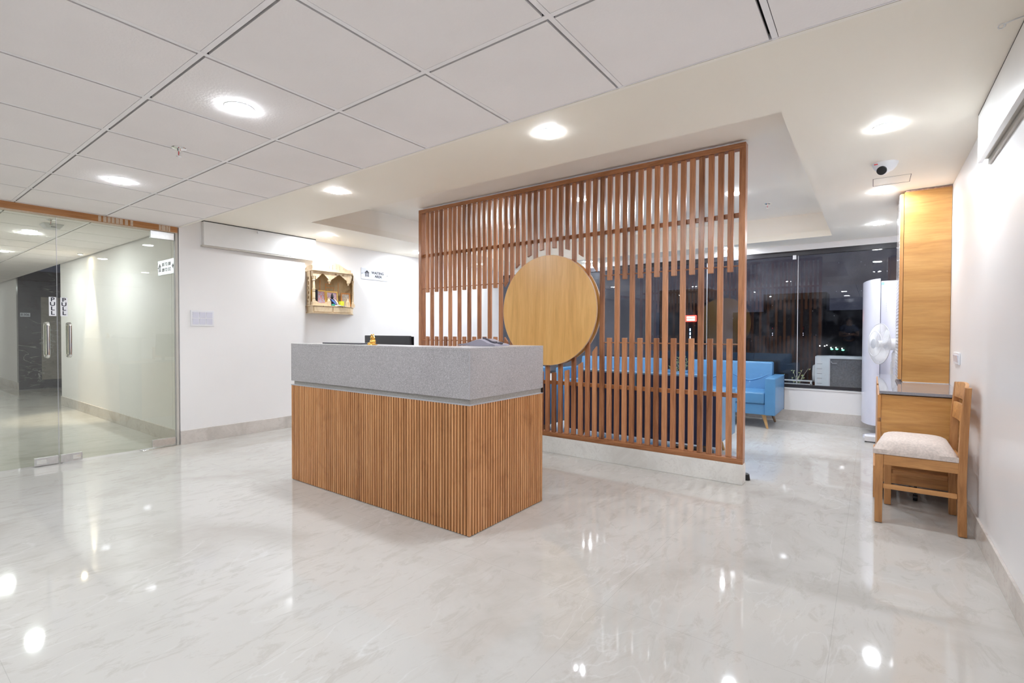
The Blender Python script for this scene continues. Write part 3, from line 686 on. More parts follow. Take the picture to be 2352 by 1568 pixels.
# gold figurine
gf = thing('gold_figurine', (-2.835, 2.20, ZD), 'small gold figurine with raised arms sitting on the desk ledge', 'figurine')
fx, fy = -2.835, 2.20
b = MB()
b.ball((fx, fy, ZD + 0.022), 0.022, (1.15, 0.9, 1.0)).ball((fx + 0.002, fy - 0.008, ZD + 0.02), 0.016)
b.ball((fx - 0.002, fy - 0.002, ZD + 0.044), 0.014, (1.1, 0.9, 1))
b.ball((fx + 0.003, fy - 0.008, ZD + 0.054), 0.0105, (1, 1, 1))
b.ball((fx - 0.026, fy - 0.010, ZD + 0.009), 0.010, (1.5, 1.2, 0.85)).ball((fx + 0.026, fy - 0.012, ZD + 0.009), 0.010, (1.5, 1.2, 0.85)).ball((fx, fy - 0.018, ZD + 0.007), 0.008, (2.0, 1, 0.8))
b.tube([(fx - 0.014, fy, ZD + 0.040), (fx - 0.021, fy - 0.004, ZD + 0.052), (fx - 0.012, fy - 0.004, ZD + 0.068)], [0.006, 0.005, 0.004], 8)
b.tube([(fx + 0.016, fy, ZD + 0.040), (fx + 0.024, fy - 0.004, ZD + 0.052), (fx + 0.014, fy - 0.004, ZD + 0.068)], [0.006, 0.005, 0.004], 8)
b.ball((fx - 0.010, fy - 0.004, ZD + 0.071), 0.005).ball((fx + 0.011, fy - 0.004, ZD + 0.071), 0.006)
b.lathe([(0.0, 0.0003), (0.036, 0.0003), (0.034, 0.005), (0, 0.005)], (fx, fy - 0.004, ZD), 20)
b.build('seated_body', M_gold, gf, smooth=True)
MB().ball((fx + 0.001, fy - 0.0165, ZD + 0.052), 0.003).ball((fx + 0.006, fy - 0.0175, ZD + 0.054), 0.0018).ball((fx, fy - 0.0175, ZD + 0.054), 0.0018).build('face_detail', M_gold, gf, smooth=True)
# desk phone: low curved grey body
ph = thing('desk_phone', (-2.10, 2.52, ZD), 'curved grey desk phone lying on the right end of the desk ledge', 'phone')
prof = [(-2.265, 0.001), (-2.262, 0.010), (-2.235, 0.013), (-2.20, 0.017), (-2.16, 0.027), (-2.12, 0.040), (-2.09, 0.046), (-2.06, 0.045), (-2.035, 0.036), (-2.01, 0.024), (-1.985, 0.018), (-1.965, 0.017), (-1.95, 0.012), (-1.945, 0.001)]
vs = []; fs = []
for j, (yy, k) in enumerate(((2.46, 0.9), (2.475, 1.0), (2.60, 1.0), (2.615, 0.85))):
    for x, h in prof: vs.append((x, yy, ZD + 0.0006 + h * k))
nP = len(prof)
for j in range(3):
    for i in range(nP - 1): fs.append((j * nP + i, j * nP + i + 1, (j + 1) * nP + i + 1, (j + 1) * nP + i))
    fs.append((j * nP + nP - 1, j * nP, (j + 1) * nP, (j + 1) * nP + nP - 1))
fs += [tuple(range(nP)), tuple(range(3 * nP, 4 * nP))[::-1]]
MB().add(vs, fs).build('phone_body', M_phone, ph, smooth=True)
MB().tube([(-2.075, 2.50, ZD + 0.050), (-2.04, 2.50, ZD + 0.043), (-2.0, 2.50, ZD + 0.027), (-1.965, 2.50, ZD + 0.022)], [0.009, 0.006, 0.006, 0.010], 10).build('handset', M_phoned, ph, smooth=True)
MB().ball((-1.962, 2.535, ZD + 0.018), 0.016, (1.1, 1.6, 0.7)).build('earpiece', M_phoned, ph, smooth=True)
fo = thing('dark_folder', (-3.25, 2.26, ZD), 'flat dark folder lying on the desk ledge left of the monitor', 'folder')
MB().box(-3.45, -2.98, 2.20, 2.33, ZD + 0.0005, ZD + 0.009).build('cover', M_phoned, fo, 0.001)

# ------------------------------------------------------------------ slatted screen
SYF = 4.05; sx0, sx1 = -4.362, -0.79; sz0, sz1 = 0.158, 2.612
scn = thing('slatted_screen', (-2.57, 4.09, 0.158), 'tall stained pine slatted screen on the low marble plinth', 'screen')
MB().box(sx0, sx1, SYF, SYF + 0.075, sz1 - 0.042, sz1).build('top_rail', M_frame, scn, 0.003)
MB().box(sx0, sx1, SYF, SYF + 0.075, sz0, sz0 + 0.042).build('bottom_rail', M_frame, scn, 0.003)
MB().box(sx0, sx0 + 0.045, SYF + 0.001, SYF + 0.074, sz0 + 0.042, sz1 - 0.042).build('post', M_framev, scn, 0.002)
MB().box(sx1 - 0.045, sx1, SYF + 0.001, SYF + 0.074, sz0 + 0.042, sz1 - 0.042).build('post', M_framev, scn, 0.002)
for z0, z1 in ((2.056, 2.092), (0.662, 0.698)):
    MB().box(sx0 + 0.045, sx1 - 0.045, SYF + 0.040, SYF + 0.062, z0, z1).build('cross_batten', M_frame, scn, 0.002)
ccx, ccz, RC, RD = -2.534, 1.381, 0.603, 0.530
def rod_seg(z, xa, xb):
    MB().tube([(xa, SYF + 0.026, z), (xb, SYF + 0.026, z)], 0.0055, 10).build('dowel_rod', M_frame, scn, smooth=True)
rod_seg(1.681, sx0 + 0.045, -3.07); rod_seg(1.681, -2.0, sx1 - 0.045)
rod_seg(1.077, sx0 + 0.045, -3.07); rod_seg(1.077, -2.0, sx1 - 0.045)
P = 0.0726; SW = 0.0425; y0s, y1s = SYF + 0.012, SYF + 0.040
ZL0, ZL1 = sz0 + 0.042, sz1 - 0.042
longs = None
for i in range(-1, 46):
    xa = -4.186 + P * i + (0.004 if i < 5 else 0) + (0.004 if 12 < i < 34 else 0)
    xb = xa + SW
    if i % 2 == 0:
        MB().box(xa, xb, y0s, y1s, ZL0, ZL1).build('slat', M_slat, scn, 0.003, seg=1)
    else:
        def arc(x, sgn):
            d = abs(x - ccx)
            return ccz + sgn * math.sqrt(RC * RC - d * d) if d < RC else None
        zu = 1.636; zl = 1.121
        ua, ub = arc(xa, 1), arc(xb, 1); la, lb = arc(xa, -1), arc(xb, -1)
        ua = max(zu, ua) if ua else zu; ub = max(zu, ub) if ub else zu
        la = min(zl, la) if la else zl; lb = min(zl, lb) if lb else zl
        MB().hexa([(xa, y0s, ua), (xb, y0s, ub), (xb, y1s, ub), (xa, y1s, ua)], [(xa, y0s, ZL1), (xb, y0s, ZL1), (xb, y1s, ZL1), (xa, y1s, ZL1)]).build('slat', M_slat, scn, 0.003, seg=1)
        MB().hexa([(xa, y0s, ZL0), (xb, y0s, ZL0), (xb, y1s, ZL0), (xa, y1s, ZL0)], [(xa, y0s, la), (xb, y0s, lb), (xb, y1s, lb), (xa, y1s, la)]).build('slat', M_slat, scn, 0.003, seg=1)
def disc(name, ya, yb, parent):
    d = MB().lathe([(0.0, 0), (RD - 0.002, 0), (RD - 0.002, yb - ya), (0, yb - ya)], (ccx, ya, ccz), 96, (0, 1, 0)).build(name, M_disc, parent)
    ring = MB(); n = 96; vs = []; fs = []
    for k in range(n):
        a = 2 * math.pi * k / n
        for r, y in ((RD, ya + 0.0006), (RD, yb - 0.0006), (RD - 0.004, yb + 0.0002), (RD - 0.004, ya - 0.0002)):
            vs.append((ccx + r * math.cos(a), y, ccz + r * math.sin(a)))
    for k in range(n):
        for j in range(4): fs.append((k * 4 + j, k * 4 + (j + 1) % 4, ((k + 1) % n) * 4 + (j + 1) % 4, ((k + 1) % n) * 4 + j))
    ring.add(vs, fs).build('edge_band', M_disce, d)
    return d
disc('round_panel', 4.012, 4.030, scn)
disc('round_panel', 4.088, 4.106, scn)
MB().lathe([(0.0, 0), (RD - 0.035, 0), (RD - 0.035, 0.032), (0, 0.032)], (ccx, 4.0302, ccz), 96, (0, 1, 0)).build('disc_core', M_discs, scn)

# ------------------------------------------------------------------ sofas
def cushion(x0, x1, y0, y1, z0, z1, puff=0.012, bev=0.02):
    nx, ny = 8, 6; vs = []; fs = []
    m = MB().box(x0, x1, y0, y1, z0, z1); return m
def make_sofa(w, seats, label, legm=M_leg):
    t = thing('blue_sofa', (0, 0, 0), label, 'sofa', 'blue leatherette sofas')
    h = w / 2; aw = 0.115; D = 0.76
    MB().box(-h + aw, h - aw, 0.03, D - 0.02, 0.17, 0.30).build('base_frame', M_blue, t, 0.008, True)
    for s in (-1, 1):
        MB().box(s * h, s * (h - aw), 0.0, D - 0.03, 0.17, 0.622).build('arm', M_blue, t, 0.014, True, 3)
    cw = (w - 2 * aw) / seats
    for i in range(seats):
        a = -h + aw + i * cw
        MB().box(a + 0.003, a + cw - 0.003, 0.01, D - 0.20, 0.302, 0.44).build('seat_cushion', M_blue, t, 0.022, True, 3)
        bc = MB().hexa([(a + 0.002, D - 0.25, 0.425), (a + cw - 0.002, D - 0.25, 0.425), (a + cw - 0.002, D - 0.06, 0.425), (a + 0.002, D - 0.06, 0.425)],
                  [(a + 0.002, D - 0.17, 0.79), (a + cw - 0.002, D - 0.17, 0.79), (a + cw - 0.002, D - 0.045, 0.79), (a + 0.002, D - 0.045, 0.79)]).build('back_cushion', M_blue, t, 0.022, True, 3)
        # a sagging crease across the cushion
        cr_ = [(a + 0.03 + (cw - 0.06) * k / 16, D - 0.216 + 0.06 * (0.50 + 0.42 * (1 - math.sin(math.pi * k / 16)) * 0.25) - 0.012, 0.545 + 0.095 * abs(2 * k / 16 - 1) ** 1.6) for k in range(17)]
        cr_ = [(x, (D - 0.25) + (z - 0.425) / 0.365 * 0.08 - 0.001, z) for x, y, z in cr_]
        MB().tube(cr_, [0.002 + 0.008 * math.sin(math.pi * k / 16) for k in range(17)], 8).build('piping', M_blue, bc, smooth=True)
        MB().hexa([(a + 0.02, D - 0.062, 0.60), (a + cw - 0.02, D - 0.062, 0.60), (a + cw - 0.02, D - 0.05, 0.60), (a + 0.02, D - 0.05, 0.60)],
                  [(a + 0.02, D - 0.05, 0.768), (a + cw - 0.02, D - 0.05, 0.768), (a + cw - 0.02, D - 0.040, 0.768), (a + 0.02, D - 0.040, 0.768)]).build('cushion_backing', M_navy, bc, 0.004)
    MB().box(-h, h, D - 0.03, D - 0.008, 0.165, 0.612).build('back_panel', M_navy, t, 0.003)
    MB().box(-h, h, D - 0.06, D - 0.006, 0.6125, 0.624).build('back_rim', M_blue, t, 0.004, True)
    for sx_ in (-1, 1):
        for k, yy in enumerate((0.10, D - 0.14)):
            lx = sx_ * (h - 0.14)
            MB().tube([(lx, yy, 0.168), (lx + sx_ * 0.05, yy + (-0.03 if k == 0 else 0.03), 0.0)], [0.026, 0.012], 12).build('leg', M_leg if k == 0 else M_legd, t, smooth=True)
    return t
sB = make_sofa(1.315, 2, 'blue two-seat sofa under the window, right of the screen')
sB.location = (-1.593, 6.60, 0)
sC = copy_tree(sB); sC.location = (-3.20, 6.62, 0); sC.scale = (1.24, 1, 1); sC['label'] = 'blue sofa under the window seen through the slats, left of the gap with plants'
sA = make_sofa(1.50, 2, 'blue sofa with its navy back against the right half of the slatted screen')
sA.location = (-1.845, 5.25, -0.02); sA.rotation_euler = (0, 0, math.pi)
sE = copy_tree(sA); sE.location = (-3.56, 5.25, -0.02); sE['label'] = 'blue sofa behind the desk, back against the left half of the slatted screen'
for s in (sA, sE):
    s.location.z = 0
bar = thing('black_bar', (-1.25, 4.40, 0), 'low black padded bar on short feet behind the slatted screen', 'bar')
MB().tube([(-1.44, 4.37, 0.150), (-1.42, 4.37, 0.150), (-1.10, 4.37, 0.150), (-1.08, 4.37, 0.150)], [0.018, 0.028, 0.028, 0.018], 14).build('bar_body', M_black, bar, smooth=True)
for x in (-1.38, -1.14): MB().tube([(x, 4.37, 0.0), (x, 4.37, 0.13)], 0.008, 8).build('foot', M_black, bar, smooth=True)
ft = thing('rubber_stop', (-0.79, 4.22, 0), 'small black rubber stop on the floor at the end of the plinth', 'door stop')
MB().lathe([(0.0, 0.0005), (0.03, 0.0005), (0.024, 0.045), (0.012, 0.052), (0, 0.053)], (-0.80, 4.235, 0), 16).build('rubber_body', M_black, ft, smooth=True)

# ------------------------------------------------------------------ counter, tall cupboard
YC = 4.28
cab = thing('base_cabinet', (0.27, 5.1, 0), 'teak veneer base cabinet with a grey granite counter by the right wall', 'cabinet')
MB().box(0.052, RX - 0.002, YC + 0.01, YC + 0.03, 0.245, 0.738).build('side_panel', M_teakh, cab, 0.001)
MB().box(0.07, RX - 0.004, YC + 0.03, 6.0, 0.23, 0.737).build('carcass', M_chairh, cab)
MB().box(0.062, RX - 0.003, YC + 0.02, YC + 0.045, 0.125, 0.25).build('bottom_board', M_chairh, cab, 0.002)
for z0, z1, dx in ((0.575, 0.735, 0), (0.255, 0.548, 0.0), (0.012, 0.235, -0.018)):
    dr = MB().box(0.031 + dx, 0.051 + dx, YC, 5.1, z0, z1).build('drawer_front', M_teakv, cab, 0.001)
MB().box(0.031, 0.051, 5.14, 6.0, 0.02, 0.745).build('door_front', M_teakv, cab, 0.001)
for y in (YC + 0.12, YC + 0.75):
    MB().lathe([(0, -0.012), (0.022, -0.012), (0.024, 0), (0.022, 0.012), (0, 0.012)], (0.25, y, 0.0245), 18, (1, 0, 0)).build('castor', M_black, cab, smooth=True)
    MB().box(0.243, 0.257, y - 0.012, y + 0.012, 0.03, 0.13).build('castor_stem', M_black, cab)
MB().box(0.040, RX - 0.001, YC - 0.005, 6.05, 0.745, 0.765).build('counter_top', M_granite, cab, 0.002)
up = thing('tall_cupboard', (0.34, 5.45, 0.766), 'tall teak cupboard with a louvred front standing on the granite counter', 'cupboard')
MB().box(0.196, RX - 0.002, 5.18, 5.74, 0.768, 2.325).build('carcass', M_teakh, up, 0.001)
MB().box(0.170, 0.193, 5.18, 5.74, 0.785, 2.315).build('louvre_door', M_teakv, up, 0.001)
lv = MB(); lg = MB()
zz = 0.80
while zz < 2.30:
    lv.box(0.166, 0.1702, 5.19, 5.735, zz, zz + 0.0235); zz += 0.0275
M_louv = plain('louvre_strip', (0.62, 0.56, 0.54), 0.12, var=0.05)
lv.build('louvre_strips', M_louv, up)
MB().box(0.1700, 0.1703, 5.19, 5.735, 0.79, 2.31).build('groove_backing', M_ribgap, up)
MB().box(0.205, RX - 0.004, 5.181, 5.7, 2.3255, 2.336).build('ragged_top_edge', plain('chipped_plaster', (0.42, 0.25, 0.2), 0.8, var=0.4, scale=50), up)
MB().box(0.2, RX - 0.003, 5.165, 5.18, 0.7655, 0.7685).build('sealant', M_white, up)

# ------------------------------------------------------------------ dining style chair
ch = thing('wooden_chair', (0.23, 4.0, 0), 'teak chair with a beige fabric seat in front of the granite counter', 'chair')
def leg(bx, by, tx, ty, zt, w=0.042, d=0.045, dx=0.0):
    w2, d2 = w / 2, d / 2
    MB().hexa([(bx - w2 * .9, by - d2, 0.004), (bx + w2 * .9, by - d2, 0.004), (bx + w2 * .9, by + d2, 0.004), (bx - w2 * .9, by + d2, 0.004)],
              [(tx - w2, ty - d2, zt), (tx + w2, ty - d2, zt), (tx + w2, ty + d2, zt), (tx - w2, ty + d2, zt)]).build('leg', M_chair, ch, 0.004)
CY0, CY1 = 3.775, 4.205
leg(0.039, CY0, 0.039, CY0, 0.424)
leg(0.092, CY1, 0.092, CY1, 0.424)
def post(bx, y, wd=0.038):
    pts = [(0.004, bx), (0.30, bx - 0.006), (0.45, bx - 0.004), (0.66, bx + 0.002), (0.856, bx + 0.014)]
    m = MB(); vs = []; fs = []
    for z, x in pts:
        for a, b_ in ((-1, -1), (1, -1), (1, 1), (-1, 1)):
            vs.append((x + a * wd / 2 * (0.75 if z > 0.8 else 1), y + b_ * 0.021, z))
    for i in range(len(pts) - 1):
        for k in range(4): fs.append((i * 4 + k, i * 4 + (k + 1) % 4, i * 4 + 4 + (k + 1) % 4, i * 4 + 4 + k))
    fs += [(3, 2, 1, 0), tuple(range(len(pts) * 4 - 4, len(pts) * 4))]
    m.add(vs, fs).build('leg', M_chair, ch, 0.003)
post(0.425, CY0); post(0.425, CY1)
for x, y in ((0.039, CY0), (0.092, CY1), (0.425, CY0), (0.425, CY1)):
    MB().lathe([(0, 0.0003), (0.012, 0.0003), (0.012, 0.004), (0, 0.004)], (x, y, 0), 12).build('glide', M_white, ch)
def rail(p, q, z0, z1, t, name, mat=M_chairh):
    d = (Vector(q) - Vector(p)).normalized(); n = Vector((-d.y, d.x)) * t / 2
    MB().hexa([(p[0] - n.x, p[1] - n.y, z0), (q[0] - n.x, q[1] - n.y, z0), (q[0] + n.x, q[1] + n.y, z0), (p[0] + n.x, p[1] + n.y, z0)],
              [(p[0] - n.x, p[1] - n.y, z1), (q[0] - n.x, q[1] - n.y, z1), (q[0] + n.x, q[1] + n.y, z1), (p[0] + n.x, p[1] + n.y, z1)]).build(name, mat, ch, 0.003)
rail((0.060, CY0 - 0.008), (0.404, CY0 - 0.008), 0.362, 0.424, 0.022, 'apron')
rail((0.113, CY1), (0.404, CY1), 0.362, 0.424, 0.022, 'apron')
rail((0.041, CY0 + 0.022), (0.088, CY1 - 0.022), 0.362, 0.424, 0.022, 'apron')
rail((0.424, CY0 + 0.021), (0.424, CY1 - 0.021), 0.362, 0.424, 0.022, 'apron')
rail((0.060, CY0 - 0.006), (0.401, CY0 - 0.006), 0.216, 0.243, 0.020, 'stretcher')
rail((0.113, CY1), (0.401, CY1), 0.216, 0.243, 0.020, 'stretcher')
for z0, z1, xo, bow in ((0.765, 0.858, 0.432, 0.018), (0.635, 0.735, 0.424, 0.014)):
    m = MB(); vs = []; fs = []; n = 10
    for k in range(n + 1):
        y = CY0 + 0.0215 + (CY1 - CY0 - 0.043) * k / n; b_ = bow * (1 - (2 * k / n - 1) ** 2)
        ztop = z1 + (0.012 * (1 - (2 * k / n - 1) ** 2) if z1 > 0.8 else 0)
        vs += [(xo - 0.012 + b_, y, z0), (xo + 0.006 + b_, y, z0), (xo + 0.012 + b_, y, ztop), (xo - 0.006 + b_, y, ztop)]
    for k in range(n):
        for j in range(4): fs.append((k * 4 + j, k * 4 + (j + 1) % 4, k * 4 + 4 + (j + 1) % 4, k * 4 + 4 + j))
    fs += [(3, 2, 1, 0), (n * 4, n * 4 + 1, n * 4 + 2, n * 4 + 3)]
    m.add(vs, fs).build('back_slat', M_chairh, ch, 0.003, True)
# domed seat
nx, ny = 16, 14; vs = []; fs = []
def seat_pt(u, v, top):
    xa = 0.008 + 0.052 * v * 0.9; xb = 0.403
    x = xa + (xb - xa) * u; y = CY0 - 0.024 + (CY1 - CY0 + 0.046) * v
    e_ = (1 - abs(2 * u - 1) ** 5) * (1 - abs(2 * v - 1) ** 5)
    z = 0.4265 if not top else 0.455 + 0.062 * max(0, e_) ** 0.55
    return (x, y, z)
for top in (0, 1):
    for j in range(ny + 1):
        for i in range(nx + 1): vs.append(seat_pt(i / nx, j / ny, top))
q = (nx + 1) * (ny + 1)
for j in range(ny):
    for i in range(nx):
        a = j * (nx + 1) + i
        fs.append((a, a + nx + 1, a + nx + 2, a + 1)); fs.append((q + a, q + a + 1, q + a + nx + 2, q + a + nx + 1))
for i in range(nx):
    fs.append((i, i + 1, q + i + 1, q + i)); a = ny * (nx + 1) + i; fs.append((a + 1, a, q + a, q + a + 1))
for j in range(ny):
    a = j * (nx + 1); fs.append((a + nx + 1, a, q + a, q + a + nx + 1)); a += nx; fs.append((a, a + nx + 1, q + a + nx + 1, q + a))
MB().add(vs, fs).build('seat', M_seat, ch, smooth=True)

# ------------------------------------------------------------------ tower air conditioner
ac = thing('tower_air_conditioner', (0.15, 7.15, 0), 'tall white floor-standing air conditioner beside the window', 'air conditioner')
MB().box(0.068, 0.46, 7.08, 7.46, 0.11, 1.772).build('body', M_acw, ac, 0.008, True)
vs = []; fs = []; n = 14
for k in range(n + 1):
    t = k / n; a = math.radians(78 * t)
    x = 0.062 - 0.166 * math.sin(a) / math.sin(math.radians(78)); y = 7.00 + 0.30 * (1 - math.cos(a)) / (1 - math.cos(math.radians(78)))
    zt = 1.793 - 0.022 * t ** 1.5
    vs += [(x, y, 0.105), (x, y, zt)]
nb = len(vs)
for k in range(n + 1):
    x, y, _ = vs[2 * k]; x2, y2 = x + 0.02, y + 0.02
    vs += [(min(x2, 0.064), y2, 0.105), (min(x2, 0.064), y2, vs[2 * k + 1][2])]
for k in range(n):
    a = 2 * k; b_ = nb + 2 * k
    fs += [(a, a + 2, a + 3, a + 1), (b_, b_ + 1, b_ + 3, b_ + 2), (a, b_, b_ + 2, a + 2), (a + 1, a + 3, b_ + 3, b_ + 1)]
fs += [(0, 1, nb + 1, nb), (2 * n, nb + 2 * n, nb + 2 * n + 1, 2 * n + 1)]
MB().add(vs, fs).build('curved_door', M_acw, ac, smooth=True)
MB().box(0.070, 0.44, 7.10, 7.45, 0.0, 0.11).build('plinth', M_acin, ac, 0.003)
MB().box(0.070, 0.098, 7.0785, 7.0795, 1.725, 1.755).build('tape_tab', M_btape, ac)
for k in range(5): MB().box(0.114, 0.124, 7.0785, 7.0795, 1.42 + 0.022 * k, 1.427 + 0.022 * k).build('indicator', M_acin, ac)
sb = thing('voltage_stabiliser', (0.03, 6.57, 0), 'small white box on the floor at the foot of the air conditioner', 'box')
MB().box(-0.062, 0.12, 6.48, 6.61, 0.012, 0.066).build('housing', M_white, sb, 0.003)
for x in (-0.05, 0.10): MB().lathe([(0, 0.0005), (0.01, 0.0005), (0.01, 0.012), (0, 0.012)], (x, 6.52, 0), 10).build('foot', M_black, sb)

# ------------------------------------------------------------------ pedestal fan
fan = thing('pedestal_fan', (0.17, 6.75, 0), 'white pedestal fan turned left in front of the air conditioner', 'fan')
fd = Vector((-0.90, -0.43, 0.04)).normalized(); fc = Vector((0.055, 6.62, 1.055))
MB().lathe([(0, 0.0005), (0.20, 0.0005), (0.195, 0.02), (0.12, 0.035), (0.03, 0.05), (0, 0.05)], (0.115, 6.83, 0), 36).build('base', M_acw, fan, smooth=True)
MB().tube([(0.125, 6.83, 0.04), (0.175, 6.76, 0.86)], [0.022, 0.016], 16).build('pole', M_white, fan, smooth=True)
MB().box(0.165, 0.215, 6.71, 6.78, 0.80, 0.96).build('control_box', M_white, fan, 0.01, True)
mc = fc - fd * 0.06
MB().lathe([(0.0, -0.16), (0.045, -0.15), (0.062, -0.10), (0.065, -0.02), (0.05, 0.0), (0, 0)], mc, 24, fd).build('motor_housing', M_white, fan, smooth=True)
MB().tube([tuple(mc - fd * 0.10 + Vector((0, 0, -0.02))), (0.19, 6.74, 0.95)], 0.018, 10).build('tilt_neck', M_white, fan, smooth=True)
side = fd.cross(Vector((0, 0, 1))).normalized(); upv = side.cross(fd).normalized()
def pt(r, a, h): return fc + (side * math.cos(a) + upv * math.sin(a)) * r + fd * h
RG = 0.218
for nm, hs, cnt in (('front_guard', 1, 96), ('rear_guard', -1, 96)):
    m = MB()
    for k in range(cnt):
        a = 2 * math.pi * k / cnt
        m.tube([tuple(pt(RG * u, a + 0.25 * (1 - u), hs * 0.055 * (1 - u ** 3.0))) for u in (0.22, 0.45, 0.7, 0.88, 1.0)], 0.0013, 4, False)
    for u, r in ((1.0, 0.004), (0.62, 0.0018)):
        ring = [tuple(pt(RG * u, 2 * math.pi * k / 48, hs * 0.055 * (1 - u ** 3.0))) for k in range(49)]
        m.tube(ring, r, 8, False)
    m.build(nm, M_guard, fan, smooth=True)
MB().lathe([(0, 0.0), (0.052, 0.0), (0.052, 0.006), (0.03, 0.012), (0, 0.012)], fc + fd * 0.050, 28, fd).build('badge_cap', M_acin, fan, smooth=True)
M_blade = plain('translucent_blade', (0.86, 0.87, 0.90), 0.3)
M_blade.node_tree.nodes['Principled BSDF'].inputs['Transmission Weight'].default_value = 0.0
for k in range(3):
    a0 = 2 * math.pi * k / 3 + 0.4; vs = []; fs = []; nu, nv = 6, 6
    for i in range(nu + 1):
        u = i / nu; r = 0.035 + 0.155 * u; half = 0.28 + 0.42 * math.sin(math.pi * min(1, u * 0.8 + 0.12))
        for j in range(nv + 1):
            v = j / nv * 2 - 1
            vs.append(tuple(pt(r, a0 + v * half, -0.012 + 0.018 * v)))
    for i in range(nu):
        for j in range(nv):
            a = i * (nv + 1) + j; fs.append((a, a + 1, a + nv + 2, a + nv + 1))
    bl = MB().add(vs, fs).build('blade', M_blade, fan, smooth=True)
    so = bl.modifiers.new('thick', 'SOLIDIFY'); so.thickness = 0.002
MB().lathe([(0, -0.03), (0.036, -0.03), (0.036, 0.02), (0.02, 0.03), (0, 0.03)], fc, 20, fd).build('hub', M_white, fan, smooth=True)

# ------------------------------------------------------------------ carved shrine on the left wall
SX = LX2; FX = -5.56      # wall plane, front plane
sh = thing('wall_shrine', (SX, 3.78, 1.40), 'carved pale wood prayer shrine hanging on the left wall', 'shrine')
Ya, Yb, Yc, Yd = 3.475, 3.425, 3.985, 4.175    # wall-left, front-left, front-right, wall-right
plan = [(SX + 0.001, Ya), (FX + 0.0, 3.415), (FX, 3.965), (SX + 0.001, 4.165)]
def slab(z0, z1, grow, mat, name, par=sh):
    c = (SX + 0.1, 3.79)
    pl = [(SX + 0.001, Ya - grow), (FX + grow, 3.415 - grow), (FX + grow, 3.965 + grow), (SX + 0.001, 4.165 + grow)]
    return MB().prism(pl, 'z', z0, z1).build(name, mat, par, 0.002)
slab(1.405, 1.412, 0.012, M_maple, 'bottom_board')
slab(1.412, 1.492, 0.0, M_maple, 'drawer_box')
slab(1.492, 1.502, 0.014, M_maple, 'floor_board')
slab(1.928, 1.944, 0.016, M_maple, 'roof_board')
for y0, y1 in ((3.43, 3.68), (3.70, 3.955)):
    dr = MB().box(FX + 0.0005, FX + 0.009, y0, y1, 1.42, 1.487).build('drawer', M_maple, sh, 0.002)
    MB().ball((FX + 0.013, (y0 + y1) / 2, 1.492), 0.005, n=8).build('knob', M_black, dr, smooth=True)
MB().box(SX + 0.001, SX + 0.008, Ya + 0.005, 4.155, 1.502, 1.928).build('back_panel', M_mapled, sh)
# painted marks on the back panel
kb = MB()
def stroke(a, b_, w=0.008):
    (y0, z0), (y1, z1) = a, b_
    kb.box(SX + 0.008, SX + 0.0095, min(y0, y1) - w / 2, max(y0, y1) + w / 2, min(z0, z1) - w / 2, max(z0, z1) + w / 2)
for s in (((3.74, 1.80), (3.82, 1.80)), ((3.74, 1.72), (3.74, 1.80)), ((3.74, 1.755), (3.86, 1.755)), ((3.86, 1.70), (3.86, 1.755)), ((3.72, 1.70), (3.80, 1.70)), ((3.93, 1.69), (3.93, 1.82)), ((3.66, 1.70), (3.66, 1.84))):
    stroke(*s)
kb.build('painted_marks', M_kum, sh)
# side fretwork: on the near side, facing the camera side
us, vs_ = 0.0, 0.0
def side_fret(p, q, name):
    L = ((p[0] - q[0]) ** 2 + (p[1] - q[1]) ** 2) ** 0.5
    outer = [(0, 0), (L, 0), (L, 0.426), (0, 0.426)]
    holes = [oval(L * 0.45, 0.10, L * 0.24, 0.022, 10), oval(L * 0.55, 0.16, L * 0.24, 0.026, 12), oval(L * 0.45, 0.22, L * 0.22, 0.024, 12), oval(L * 0.55, 0.28, L * 0.24, 0.026, 12), oval(L * 0.45, 0.34, L * 0.22, 0.022, 12), oval(L * 0.4, 0.05, L * 0.14, 0.014, 10)]
    c = bpy.data.curves.new(name, 'CURVE'); c.dimensions = '2D'; c.fill_mode = 'BOTH'; c.extrude = 0.004
    for poly in [outer] + holes:
        s = c.splines.new('POLY'); s.points.add(len(poly) - 1); s.use_cyclic_u = True
        for i, (u, v) in enumerate(poly): s.points[i].co = (u, v, 0, 1)
    dx, dy = (q[0] - p[0]) / L, (q[1] - p[1]) / L
    M = Matrix(((dx, 0, dy, p[0]), (dy, 0, -dx, p[1]), (0, 1, 0, 1.502), (0, 0, 0, 1)))
    from_curve(name, c, M_maple, sh, M)
side_fret((SX + 0.01, Ya), (FX - 0.085, 3.435), 'side_fretwork')
side_fret((SX + 0.01, 4.155), (SX + 0.12, 4.085), 'side_fretwork')
# turned posts
def turned(x, y, z0, z1, r=0.017, name='turned_post'):
    h = z1 - z0
    pr = [(0.0, 0), (r * 1.25, 0), (r * 1.25, 0.08), (r * 0.8, 0.10), (r * 1.1, 0.13), (r, 0.16), (r * 1.05, 0.36), (r * 0.8, 0.40), (r * 1.2, 0.43), (r * 0.85, 0.46), (r * 1.2, 0.49), (r * 0.9, 0.55), (r * 0.75, 0.82), (r * 1.2, 0.85), (r * 0.85, 0.88), (r * 1.3, 0.96), (r * 1.3, 1.0), (0, 1.0)]
    return MB().lathe([(a, b_ * h) for a, b_ in pr], (x, y, z0), 16).build(name, M_maple, sh, smooth=True)
turned(FX - 0.03, 3.448, 1.545, 1.86)
MB().box(FX - 0.052, FX - 0.006, 3.424, 3.472, 1.503, 1.545).build('post_block', M_maple, sh, 0.002)
MB().box(FX - 0.052, FX - 0.006, 3.424, 3.472, 1.86, 1.928).build('post_block', M_maple, sh, 0.002)
turned(SX + 0.11, 4.085, 1.545, 1.86, 0.013)
